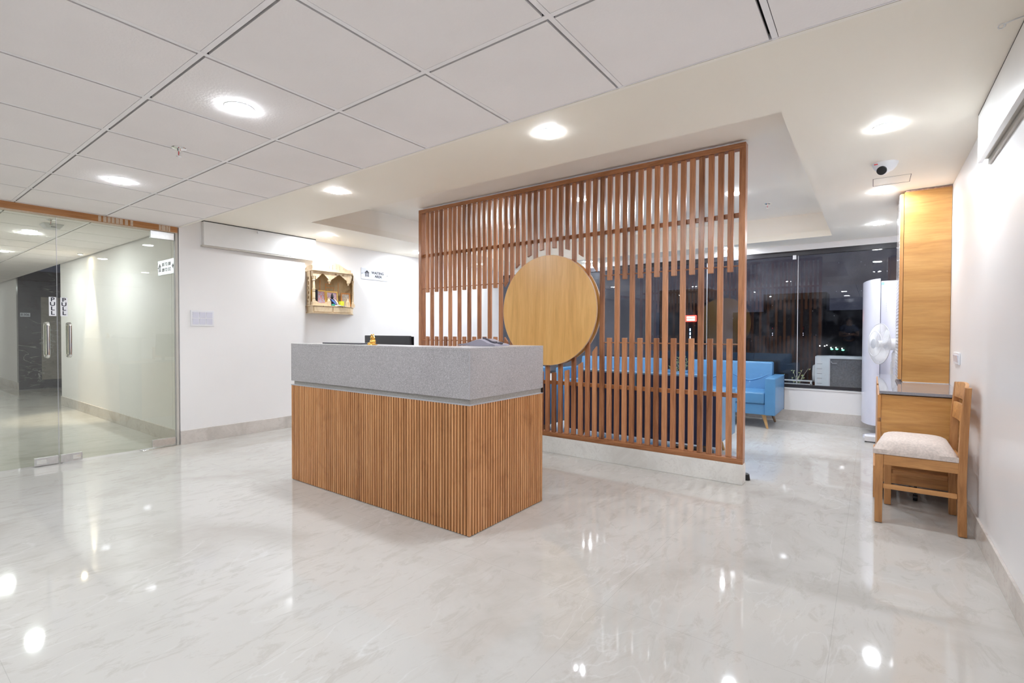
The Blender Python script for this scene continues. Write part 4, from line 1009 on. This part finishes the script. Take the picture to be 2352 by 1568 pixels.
MB().box(SX + 0.09, SX + 0.13, 4.065, 4.105, 1.503, 1.545).build('post_block', M_maple, sh, 0.002)
for y, z0 in ((3.655, 1.503), (3.935, 1.503)):
    MB().box(FX - 0.045, FX - 0.01, y - 0.022, y + 0.022, z0, z0 + 0.055).build('post_block', M_maple, sh, 0.002)
    MB().lathe([(0, 0.0), (0.021, 0), (0.019, 0.012), (0.012, 0.025), (0.008, 0.036), (0.010, 0.042), (0, 0.05)], (FX - 0.028, y, z0 + 0.055), 14).build('finial', M_maple, sh, smooth=True)
# low front rail on the left half
fret('low_rail', [(0, 0), (0.19, 0), (0.19, 0.045), (0.165, 0.045), (0.14, 0.03), (0.06, 0.03), (0.03, 0.05), (0, 0.055)], [], 0.008, M_maple, sh, (FX - 0.02, 3.45, 1.503))
# cusped arches with pendants
def arch(y0, y1, name, deep):
    w = y1 - y0; h = 0.105
    out = [(0, 0.0), (w, 0.0), (w, -h), (w - 0.02, -h * 0.95)]
    n = 7
    for k in range(n, -1, -1):
        t = k / n; out.append((w * (0.5 + 0.42 * t), -h * (0.16 + 0.72 * t ** 1.1) - (0.006 if k % 2 else 0)))
    for k in range(1, n + 1):
        t = k / n; out.append((w * (0.5 - 0.42 * t), -h * (0.16 + 0.72 * t ** 1.1) - (0.006 if k % 2 else 0)))
    out += [(0.02, -h * 0.95), (0, -h)]
    holes = []
    if deep: holes = [[(w * 0.22, -0.015), (w * 0.36, -0.015), (w * 0.33, -0.034)], [(w * 0.64, -0.015), (w * 0.78, -0.015), (w * 0.67, -0.034)]]
    fret(name, out, holes, 0.010, M_maple, sh, (FX - 0.012, y0, 1.928))
arch(3.465, 3.655, 'cusped_arch', False); arch(3.657, 3.935, 'cusped_arch', True)
MB().box(FX - 0.03, FX - 0.004, 3.635, 3.675, 1.83, 1.928).build('arch_block', M_maple, sh, 0.002)
MB().box(FX - 0.03, FX - 0.004, 3.915, 3.955, 1.82, 1.928).build('arch_block', M_maple, sh, 0.002)
for y in (3.655, 3.935):
    MB().lathe([(0, 0), (0.019, 0), (0.021, -0.010), (0.017, -0.024), (0.008, -0.032), (0.010, -0.040), (0.005, -0.05), (0, -0.052)], (FX - 0.018, y, 1.828), 14).build('pendant', M_maple, sh, smooth=True)
def sarch():
    p = (FX - 0.012, 3.957); q_ = (SX + 0.02, 4.155); L = ((p[0] - q_[0]) ** 2 + (p[1] - q_[1]) ** 2) ** 0.5
    c = bpy.data.curves.new('side_arch', 'CURVE'); c.dimensions = '2D'; c.fill_mode = 'BOTH'; c.extrude = 0.004
    poly = [(0, 0), (L, 0), (L, -0.12), (L * 0.85, -0.11), (L * 0.5, -0.025), (L * 0.15, -0.10), (0, -0.12)]
    s = c.splines.new('POLY'); s.points.add(len(poly) - 1); s.use_cyclic_u = True
    for i, (u, v) in enumerate(poly): s.points[i].co = (u, v, 0, 1)
    dx, dy = (q_[0] - p[0]) / L, (q_[1] - p[1]) / L
    from_curve('side_arch', c, M_maple, sh, Matrix(((dx, 0, dy, p[0]), (dy, 0, -dx, p[1]), (0, 1, 0, 1.928), (0, 0, 0, 1))))
sarch()
# crest
cr_o = [(0, 0), (0.55, 0)]
tops = [(0.55, 0.035), (0.50, 0.035), (0.46, 0.05), (0.42, 0.07), (0.38, 0.092), (0.33, 0.102), (0.28, 0.102), (0.24, 0.094), (0.20, 0.075), (0.16, 0.058), (0.10, 0.05), (0, 0.055)]
holes = [oval(0.28 + 0.05 * i, 0.03 + 0.02 * j + 0.004 * (i % 2), 0.0045, 0.009, 8, 0.6 * (-1) ** i) for i in range(-1, 4) for j in range(0, 3) if not (i in (-1, 3) and j == 2)]
fret('crest', cr_o + tops, holes, 0.010, M_maple, sh, (FX - 0.004, 3.415, 1.944))
fret('crest', [(0, 0), (0.19, 0), (0.19, 0.05), (0.15, 0.06), (0.1, 0.055), (0.06, 0.05), (0.03, 0.03), (0, 0.02)], [oval(0.09, 0.025, 0.008, 0.01, 8), oval(0.05, 0.022, 0.006, 0.008, 8)], 0.008, M_maple, sh, (SX + 0.02, 3.44, 1.944), '-y')
# things inside the shrine
def frame(y, x, w, h, mat, pic, lab, tilt, yaw=0.0):
    t = thing('picture_frame', (x, y, 1.503), lab, 'picture frame', 'framed prints in the shrine')
    b = 0.016
    MB().box(x, x + 0.010, y - w / 2, y + w / 2, 1.503, 1.503 + b).box(x, x + 0.010, y - w / 2, y + w / 2, 1.503 + h - b, 1.503 + h).box(x, x + 0.010, y - w / 2, y - w / 2 + b, 1.503 + b, 1.503 + h - b).box(x, x + 0.010, y + w / 2 - b, y + w / 2, 1.503 + b, 1.503 + h - b).build('frame', mat, t, 0.002)
    MB().box(x + 0.002, x + 0.006, y - w / 2 + b, y + w / 2 - b, 1.503 + b, 1.503 + h - b).build('print', pic, t)
    t.rotation_euler = (0, -tilt, yaw)
    return t
frame(3.60, SX + 0.085, 0.20, 0.205, M_gframe, M_pic1, 'gilt framed bluish print, left one in the shrine', 0.12)
frame(3.79, SX + 0.085, 0.17, 0.200, M_gframe, M_pic2, 'gilt framed pink print in the middle of the shrine', 0.12)
frame(3.99, SX + 0.090, 0.13, 0.190, M_oframe, M_pic3, 'orange framed greenish print, right one in the shrine', 0.10, -0.2)
bs = thing('black_tablet', (FX - 0.08, 3.53, 1.503), 'black upright slab leaning behind the left post of the shrine', 'tablet')
MB().box(FX - 0.12, FX - 0.075, 3.515, 3.53, 1.503, 1.70).build('slab_body', M_doll, bs, 0.002)
bs.rotation_euler = (0, 0, 0.6)
dl = thing('shrine_idol', (FX - 0.08, 3.72, 1.503), 'small black idol in blue cloth in the middle of the shrine', 'idol')
ix, iy, iz = FX - 0.075, 3.735, 1.503
MB().lathe([(0, 0.0005), (0.046, 0.001), (0.050, 0.014), (0.040, 0.028), (0.026, 0.050), (0.029, 0.072), (0.022, 0.088), (0.010, 0.094), (0.018, 0.104), (0.020, 0.116), (0.014, 0.130), (0.017, 0.134), (0.012, 0.150), (0.005, 0.166), (0, 0.170)], (ix, iy, iz), 20).tube([(ix + 0.005, iy - 0.026, iz + 0.082), (ix + 0.020, iy - 0.042, iz + 0.058), (ix + 0.036, iy - 0.022, iz + 0.046)], [0.009, 0.008, 0.007], 10).tube([(ix + 0.005, iy + 0.026, iz + 0.082), (ix + 0.020, iy + 0.042, iz + 0.058), (ix + 0.036, iy + 0.022, iz + 0.046)], [0.009, 0.008, 0.007], 10).tube([(ix + 0.03, iy - 0.045, iz + 0.014), (ix + 0.045, iy, iz + 0.012), (ix + 0.03, iy + 0.045, iz + 0.014)], [0.012, 0.014, 0.012], 10).build('seated_body', M_doll, dl, smooth=True)
MB().tube([(ix + 0.026, iy - 0.028, iz + 0.08), (ix + 0.034, iy, iz + 0.055), (ix + 0.042, iy + 0.02, iz + 0.022)], [0.009, 0.014, 0.012], 10).build('blue_sash', M_bcloth, dl, smooth=True)
MB().tube([(ix + 0.03, iy + 0.015, iz + 0.085), (ix + 0.045, iy + 0.035, iz + 0.05), (ix + 0.045, iy + 0.055, iz + 0.02)], [0.006, 0.010, 0.008], 8).build('white_scarf', M_cloth, dl, smooth=True)
yb = thing('yellow_box', (FX - 0.05, 3.86, 1.503), 'bright yellow box standing in the shrine', 'box')
MB().box(FX - 0.08, FX - 0.035, 3.835, 3.885, 1.503, 1.572).build('carton', M_yellow, yb, 0.002)
gcl = thing('green_cloth', (FX - 0.02, 3.75, 1.503), 'crumpled green and white cloth at the front of the shrine', 'cloth')
MB().ball((FX - 0.022, 3.715, 1.512), 0.02, (0.8, 1.3, 0.9)).build('green_fold', M_green, gcl, smooth=True)
MB().ball((FX - 0.015, 3.765, 1.508), 0.02, (0.8, 1.8, 0.5)).ball((FX - 0.02, 3.80, 1.512), 0.014, (0.8, 1.8, 0.6)).build('white_fold', M_cloth, gcl, smooth=True)
tr = thing('metal_tray', (FX + 0.0, 3.83, 1.503), 'small flat metal tray projecting from the front of the shrine', 'tray')
MB().box(FX - 0.02, FX + 0.035, 3.76, 3.88, 1.5025, 1.507).build('tray_body', M_metal, tr, 0.002)

# ------------------------------------------------------------------ outside the window
led = MB().box(LX2, RX + 0.6, BY + 0.19, BY + 0.75, 0.25, 0.3585).build('balcony_ledge', plain('dark_ledge', (0.10, 0.10, 0.11), 0.8))
tag(led, 'dark ledge outside below the window', 'ledge')
rl = thing('balcony_rail', (-1.2, BY + 0.26, 0.36), 'low pale metal rail outside along the foot of the window', 'rail')
MB().box(-2.8, -0.655, BY + 0.24, BY + 0.26, 0.512, 0.530).build('top_bar', M_cond, rl)
MB().box(-2.8, -0.655, BY + 0.24, BY + 0.26, 0.470, 0.480).build('lower_bar', M_cond, rl)
for x in (-2.7, -2.0, -1.3, -0.68): MB().box(x, x + 0.02, BY + 0.24, BY + 0.26, 0.36, 0.512).build('post', M_cond, rl)
cu = thing('condenser_unit', (-0.2, BY + 0.4, 0.36), 'pale outdoor air conditioner unit standing behind the window glass', 'air conditioner')
cx0, cx1, cy0_, cy1_ = -0.622, 0.30, BY + 0.20, BY + 0.52
MB().box(cx0, -0.462, cy0_, cy1_, 0.361, 0.862).box(-0.462, cx1, cy0_ + 0.02, cy1_, 0.361, 0.45).box(-0.462, cx1, cy0_, cy1_, 0.832, 0.862).box(-0.462, cx1, cy1_ - 0.03, cy1_, 0.45, 0.832).build('casing', M_cond, cu, 0.004)
MB().box(-0.462, cx1, cy0_ + 0.012, cy0_ + 0.06, 0.45, 0.83).build('coil', M_coil, cu)
for k in range(5): MB().box(-0.60, -0.54, cy0_ - 0.0015, cy0_ + 0.001, 0.50 + 0.065 * k, 0.504 + 0.065 * k).build('louvre_slot', M_coil, cu)
MB().box(-0.465, -0.452, cy0_ - 0.003, cy0_ + 0.01, 0.45, 0.84).build('edge_strip', M_white, cu)
MB().lathe([(0, 0), (0.13, 0), (0.11, 0.035), (0, 0.045)], (cx0, (cy0_ + cy1_) / 2, 0.62), 24, (-1, 0, 0)).build('fan_grille', M_cond, cu, smooth=True)
MB().tube([(-0.44, cy0_, 0.80), (-0.44, cy0_ - 0.005, 0.79), (-0.425, cy0_ - 0.005, 0.772), (-0.38, cy0_ - 0.005, 0.774)], 0.004, 8).build('carry_handle', M_acin, cu, smooth=True)
def plant(x, y, z, n, h, spread, label, leafy=1.0):
    t = thing('outdoor_plant', (x, y, z), label, 'plant', 'plants outside the window')
    st = MB(); lf = MB()
    for k in range(n):
        a = random.uniform(0, 6.28); dx = math.cos(a) * spread * random.uniform(0.3, 1); dy = math.sin(a) * 0.05; hh = h * random.uniform(0.5, 1)
        p0 = Vector((x + random.uniform(-0.03, 0.03), y, z)); p1 = p0 + Vector((dx * 0.4, dy, hh * 0.6)); p2 = p0 + Vector((dx, dy * 1.5, hh))
        st.tube([tuple(p0), tuple(p1), tuple(p2)], [0.004, 0.003, 0.0015], 6)
        for j in range(int(7 * leafy)):
            c = p1.lerp(p2, random.random()) + Vector((random.uniform(-.015, .015), 0, random.uniform(-.015, .015)))
            d = Vector((random.uniform(-1, 1), random.uniform(-.4, .4), random.uniform(-.3, 1))).normalized(); w = d.cross(Vector((0, 1, 0))).normalized() * 0.008
            L = random.uniform(0.02, 0.04); th = Vector((0, 0.001, 0))
            q4 = [c, c + d * L * 0.5 + w, c + d * L, c + d * L * 0.5 - w]
            lf.add([tuple(p) for p in q4] + [tuple(p + th) for p in q4], [(0, 1, 2, 3), (7, 6, 5, 4), (0, 4, 5, 1), (1, 5, 6, 2), (2, 6, 7, 3), (3, 7, 4, 0)])
    st.build('stems', M_twig, t, smooth=True); lf.build('leaves', M_leaf, t)
plant(-2.45, BY + 0.36, 0.36, 16, 0.50, 0.22, 'leafy twigs outside the window between the two far sofas', 1.6)
plant(-0.86, BY + 0.34, 0.36, 8, 0.34, 0.16, 'bare twigs outside the window beside the outdoor unit', 0.5)
plant(-1.06, BY + 0.34, 0.36, 4, 0.26, 0.12, 'small sprig outside the window behind the sofa arm', 0.8)
def far(pxx, pyy, dist):
    v = (R3 @ AX @ R2 @ R1) @ Vector(((pxx - 1176) / 1126.7655, -(pyy - 784) / 1126.7655, -1))
    v = v * (dist / v.y); return (v.x, v.y, v.z + EYE)
k = 0
pl = [(1883, 794, 0), (1894, 794.5, 0), (1899, 792.5, 0), (1908.5, 798, 1), (1920, 798, 1), (1934, 800, 1)]
names = ['leftmost of the row of tiny street lights beyond the glass', 'second tiny street light from the left beyond the glass', 'third tiny street light from the left, a little higher', 'tiny street light with green glow, fourth from the left', 'tiny street light with green glow above the outdoor unit', 'rightmost tiny street light with a green glow']
for (a, b_, gflag), nm in zip(pl, names):
    p = far(a, b_, 60)
    t = thing('street_light', p, nm, 'street light', 'distant street lights')
    MB().ball(p, 0.045, n=8).build('lamp_head', M_far, t, smooth=True)
    MB().box(p[0] - 0.01, p[0] + 0.01, p[1] + 0.05, p[1] + 0.07, p[2] - 18.0, p[2]).build('mast', M_winf, t)
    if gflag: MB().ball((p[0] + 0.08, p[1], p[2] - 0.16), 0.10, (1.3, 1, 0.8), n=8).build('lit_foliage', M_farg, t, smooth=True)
fb2 = thing('far_building', (-4, 61, -14), 'added dark building mass blacking out the sky behind the tiny street lights', 'building')  # added blocker, keeps the sky glow from outlining the lamp masts
MB().box(-13.0, 6.0, 60.5, 68, -14, 3.6).build('wall', M_winf, fb2)
MB().box(-10.0, -4.0, 61.5, 66, 3.6, 5.6).build('roof_block', M_winf, fb2)
fb = thing('far_building', (-18.5, 60.6, -14), 'dark far building with small lit windows, seen between two slats', 'building')
MB().box(-21.5, -15.6, 60.2, 66, -14, 6.5).build('wall', M_winf, fb)
for a, b_ in ((1585, 757), (1585, 766), (1585, 775)):
    p = far(a, b_, 60.15)
    MB().box(p[0] - 0.06, p[0] + 0.06, 60.15, 60.2, p[2] - 0.16, p[2] + 0.16).build('lit_window', M_farb, fb)
p = far(1586.5, 731, 60)
t = thing('shop_sign', (p[0], 60.2, p[2]), 'red illuminated sign far outside, seen between two slats', 'sign')
MB().box(p[0] - 0.62, p[0] + 0.62, 60.08, 60.199, p[2] - 0.36, p[2] + 0.36).build('sign_box', M_redsign, t)
for r_ in range(2):
    for i in range(5): MB().box(p[0] - 0.46 + i * 0.19, p[0] - 0.34 + i * 0.19, 60.05, 60.08, p[2] + 0.04 - r_ * 0.30, p[2] + 0.22 - r_ * 0.28).build('sign_glyph', M_redtxt, t)
ms = thing('glass_sensor', (-0.853, BY, 2.17), 'small white sensor stuck at the top of the window glass', 'sensor')
MB().box(-0.873, -0.833, BY - 0.012, BY + 0.019, 2.150, 2.205).build('casing', M_white, ms, 0.004)

# ------------------------------------------------------------------ person standing in the opening behind the camera (seen mirrored in the window)
M_skin = plain('skin', (0.36, 0.19, 0.12), 0.5, var=0.05)
M_hair = plain('black_hair', (0.012, 0.010, 0.010), 0.6)
M_shirt = plain('navy_shirt', (0.03, 0.055, 0.13), 0.85, var=0.1)
M_jeans = plain('dark_jeans', (0.03, 0.04, 0.07), 0.9, var=0.1)
def skin_body(name, J, E_, mat, parent, root, off, sub=2):
    names = list(J); me = bpy.data.meshes.new(name)
    me.from_pydata([Vector(J[k][0]) + off - parent_loc(parent) for k in names], [(names.index(a), names.index(b)) for a, b in E_], [])
    o = bpy.data.objects.new(name, me); COL.objects.link(o)
    if parent: o.parent = parent
    o.modifiers.new('skin', 'SKIN').use_smooth_shade = True
    for i, k in enumerate(names):
        sv = me.skin_vertices[0].data[i]; rr = J[k][1]; sv.radius = (rr if isinstance(rr, tuple) else (rr, rr)); sv.use_root = (k == root)
    me.materials.append(mat); m2 = o.modifiers.new('sub', 'SUBSURF'); m2.levels = sub; m2.render_levels = sub
    return o
O = Vector((-0.62, -4.0, 0))
pr_ = thing('person', O, 'person in a dark blue t-shirt with folded arms, mirrored in the window glass', 'person')
J = {'pelvis': ((0, 0, 0.93), (0.15, 0.10)), 'belly': ((0, 0.01, 1.08), (0.14, 0.10)), 'chest': ((0, 0, 1.28), (0.165, 0.105)), 'neckb': ((0, 0, 1.42), (0.07, 0.065)), 'neck': ((0, 0.01, 1.48), 0.055), 'head': ((0, 0.02, 1.56), (0.068, 0.082)), 'crown': ((0, 0.01, 1.65), (0.062, 0.078))}
E_ = [('pelvis', 'belly'), ('belly', 'chest'), ('chest', 'neckb'), ('neckb', 'neck'), ('neck', 'head'), ('head', 'crown')]
for sgn, n in ((-1, 'l'), (1, 'r')):
    fwd = 0.20 if sgn < 0 else 0.16; hz = 1.10 if sgn < 0 else 1.14
    J.update({n + 'sh': ((sgn * 0.18, 0, 1.38), 0.06), n + 'el': ((sgn * 0.25, 0.04, 1.10), 0.043), n + 'fo': ((sgn * 0.10, fwd, hz), 0.036), n + 'wr': ((-sgn * 0.06, fwd + 0.02, hz + 0.03), 0.027), n + 'pa': ((-sgn * 0.13, fwd + 0.01, hz + 0.05), (0.035, 0.018)),
              n + 'hi': ((sgn * 0.09, 0, 0.87), 0.085), n + 'kn': ((sgn * 0.11, 0.02, 0.48), 0.055), n + 'an': ((sgn * 0.12, 0, 0.09), 0.038), n + 'to': ((sgn * 0.135, 0.14, 0.03), (0.04, 0.025))})
    E_ += [('neckb', n + 'sh'), (n + 'sh', n + 'el'), (n + 'el', n + 'fo'), (n + 'fo', n + 'wr'), (n + 'wr', n + 'pa'), ('pelvis', n + 'hi'), (n + 'hi', n + 'kn'), (n + 'kn', n + 'an'), (n + 'an', n + 'to')]
    for q in range(4):
        a = (-sgn * 0.150, fwd + 0.015, hz + 0.075 - 0.018 * q); b_ = (-sgn * (0.182 - 0.004 * abs(q - 1)), fwd + 0.004, hz + 0.078 - 0.020 * q); c_ = (-sgn * (0.205 - 0.005 * abs(q - 1)), fwd - 0.018, hz + 0.078 - 0.020 * q)
        J.update({f'{n}f{q}a': (a, 0.009), f'{n}f{q}b': (b_, 0.0085), f'{n}f{q}c': (c_, 0.0075)}); E_ += [(n + 'pa', f'{n}f{q}a'), (f'{n}f{q}a', f'{n}f{q}b'), (f'{n}f{q}b', f'{n}f{q}c')]
    J.update({n + 'ta': ((-sgn * 0.10, fwd + 0.02, hz + 0.085), 0.010), n + 'tb': ((-sgn * 0.125, fwd + 0.02, hz + 0.105), 0.009)}); E_ += [(n + 'pa', n + 'ta'), (n + 'ta', n + 'tb')]
skin_body('body', J, E_, M_skin, pr_, 'pelvis', O)
T = {'pelvis': ((0, 0, 0.90), (0.168, 0.118)), 'belly': ((0, 0.01, 1.08), (0.158, 0.118)), 'chest': ((0, 0, 1.28), (0.18, 0.12)), 'neckb': ((0, 0, 1.415), (0.085, 0.075))}
TE = [('pelvis', 'belly'), ('belly', 'chest'), ('chest', 'neckb')]
for sgn, n in ((-1, 'l'), (1, 'r')):
    T.update({n + 'sh': ((sgn * 0.18, 0, 1.38), 0.074), n + 'm': ((sgn * 0.225, 0.02, 1.22), 0.064)}); TE += [('neckb', n + 'sh'), (n + 'sh', n + 'm')]
skin_body('t_shirt', T, TE, M_shirt, pr_, 'pelvis', O)
Q = {'pelvis': ((0, 0, 0.93), (0.155, 0.108))}; QE = []
for sgn, n in ((-1, 'l'), (1, 'r')):
    Q.update({n + 'hi': ((sgn * 0.09, 0, 0.86), 0.096), n + 'kn': ((sgn * 0.11, 0.02, 0.48), 0.07), n + 'an': ((sgn * 0.12, 0, 0.10), 0.055)}); QE += [('pelvis', n + 'hi'), (n + 'hi', n + 'kn'), (n + 'kn', n + 'an')]
skin_body('jeans', Q, QE, M_jeans, pr_, 'pelvis', O)
fc_ = O + Vector((0, 0.10, 1.575))
MB().ball(fc_ + Vector((-0.03, -0.004, 0.015)), 0.011).ball(fc_ + Vector((0.03, -0.004, 0.015)), 0.011).build('eyes', M_ink, pr_, smooth=True)
MB().ball(fc_ + Vector((0, 0.004, -0.01)), 0.014, (0.8, 1.1, 1.6)).ball(O + Vector((-0.078, 0.01, 1.57)), 0.02, (0.4, 0.8, 1.3)).ball(O + Vector((0.078, 0.01, 1.57)), 0.02, (0.4, 0.8, 1.3)).build('nose_and_ears', M_skin, pr_, smooth=True)
MB().ball(fc_ + Vector((0, -0.003, -0.045)), 0.016, (1.4, 0.5, 0.4)).build('mouth', plain('lips', (0.25, 0.09, 0.07), 0.5), pr_, smooth=True)
MB().ball(O + Vector((0, -0.012, 1.635)), 0.092, (0.95, 1.0, 0.80), 20).build('hair', M_hair, pr_, smooth=True)
place_light(-0.5, -3.2, ZG, 'unseen downlight added in the dark lobby to light the mirrored person', G1)  # unseen lamp added so the person shows in the window reflection
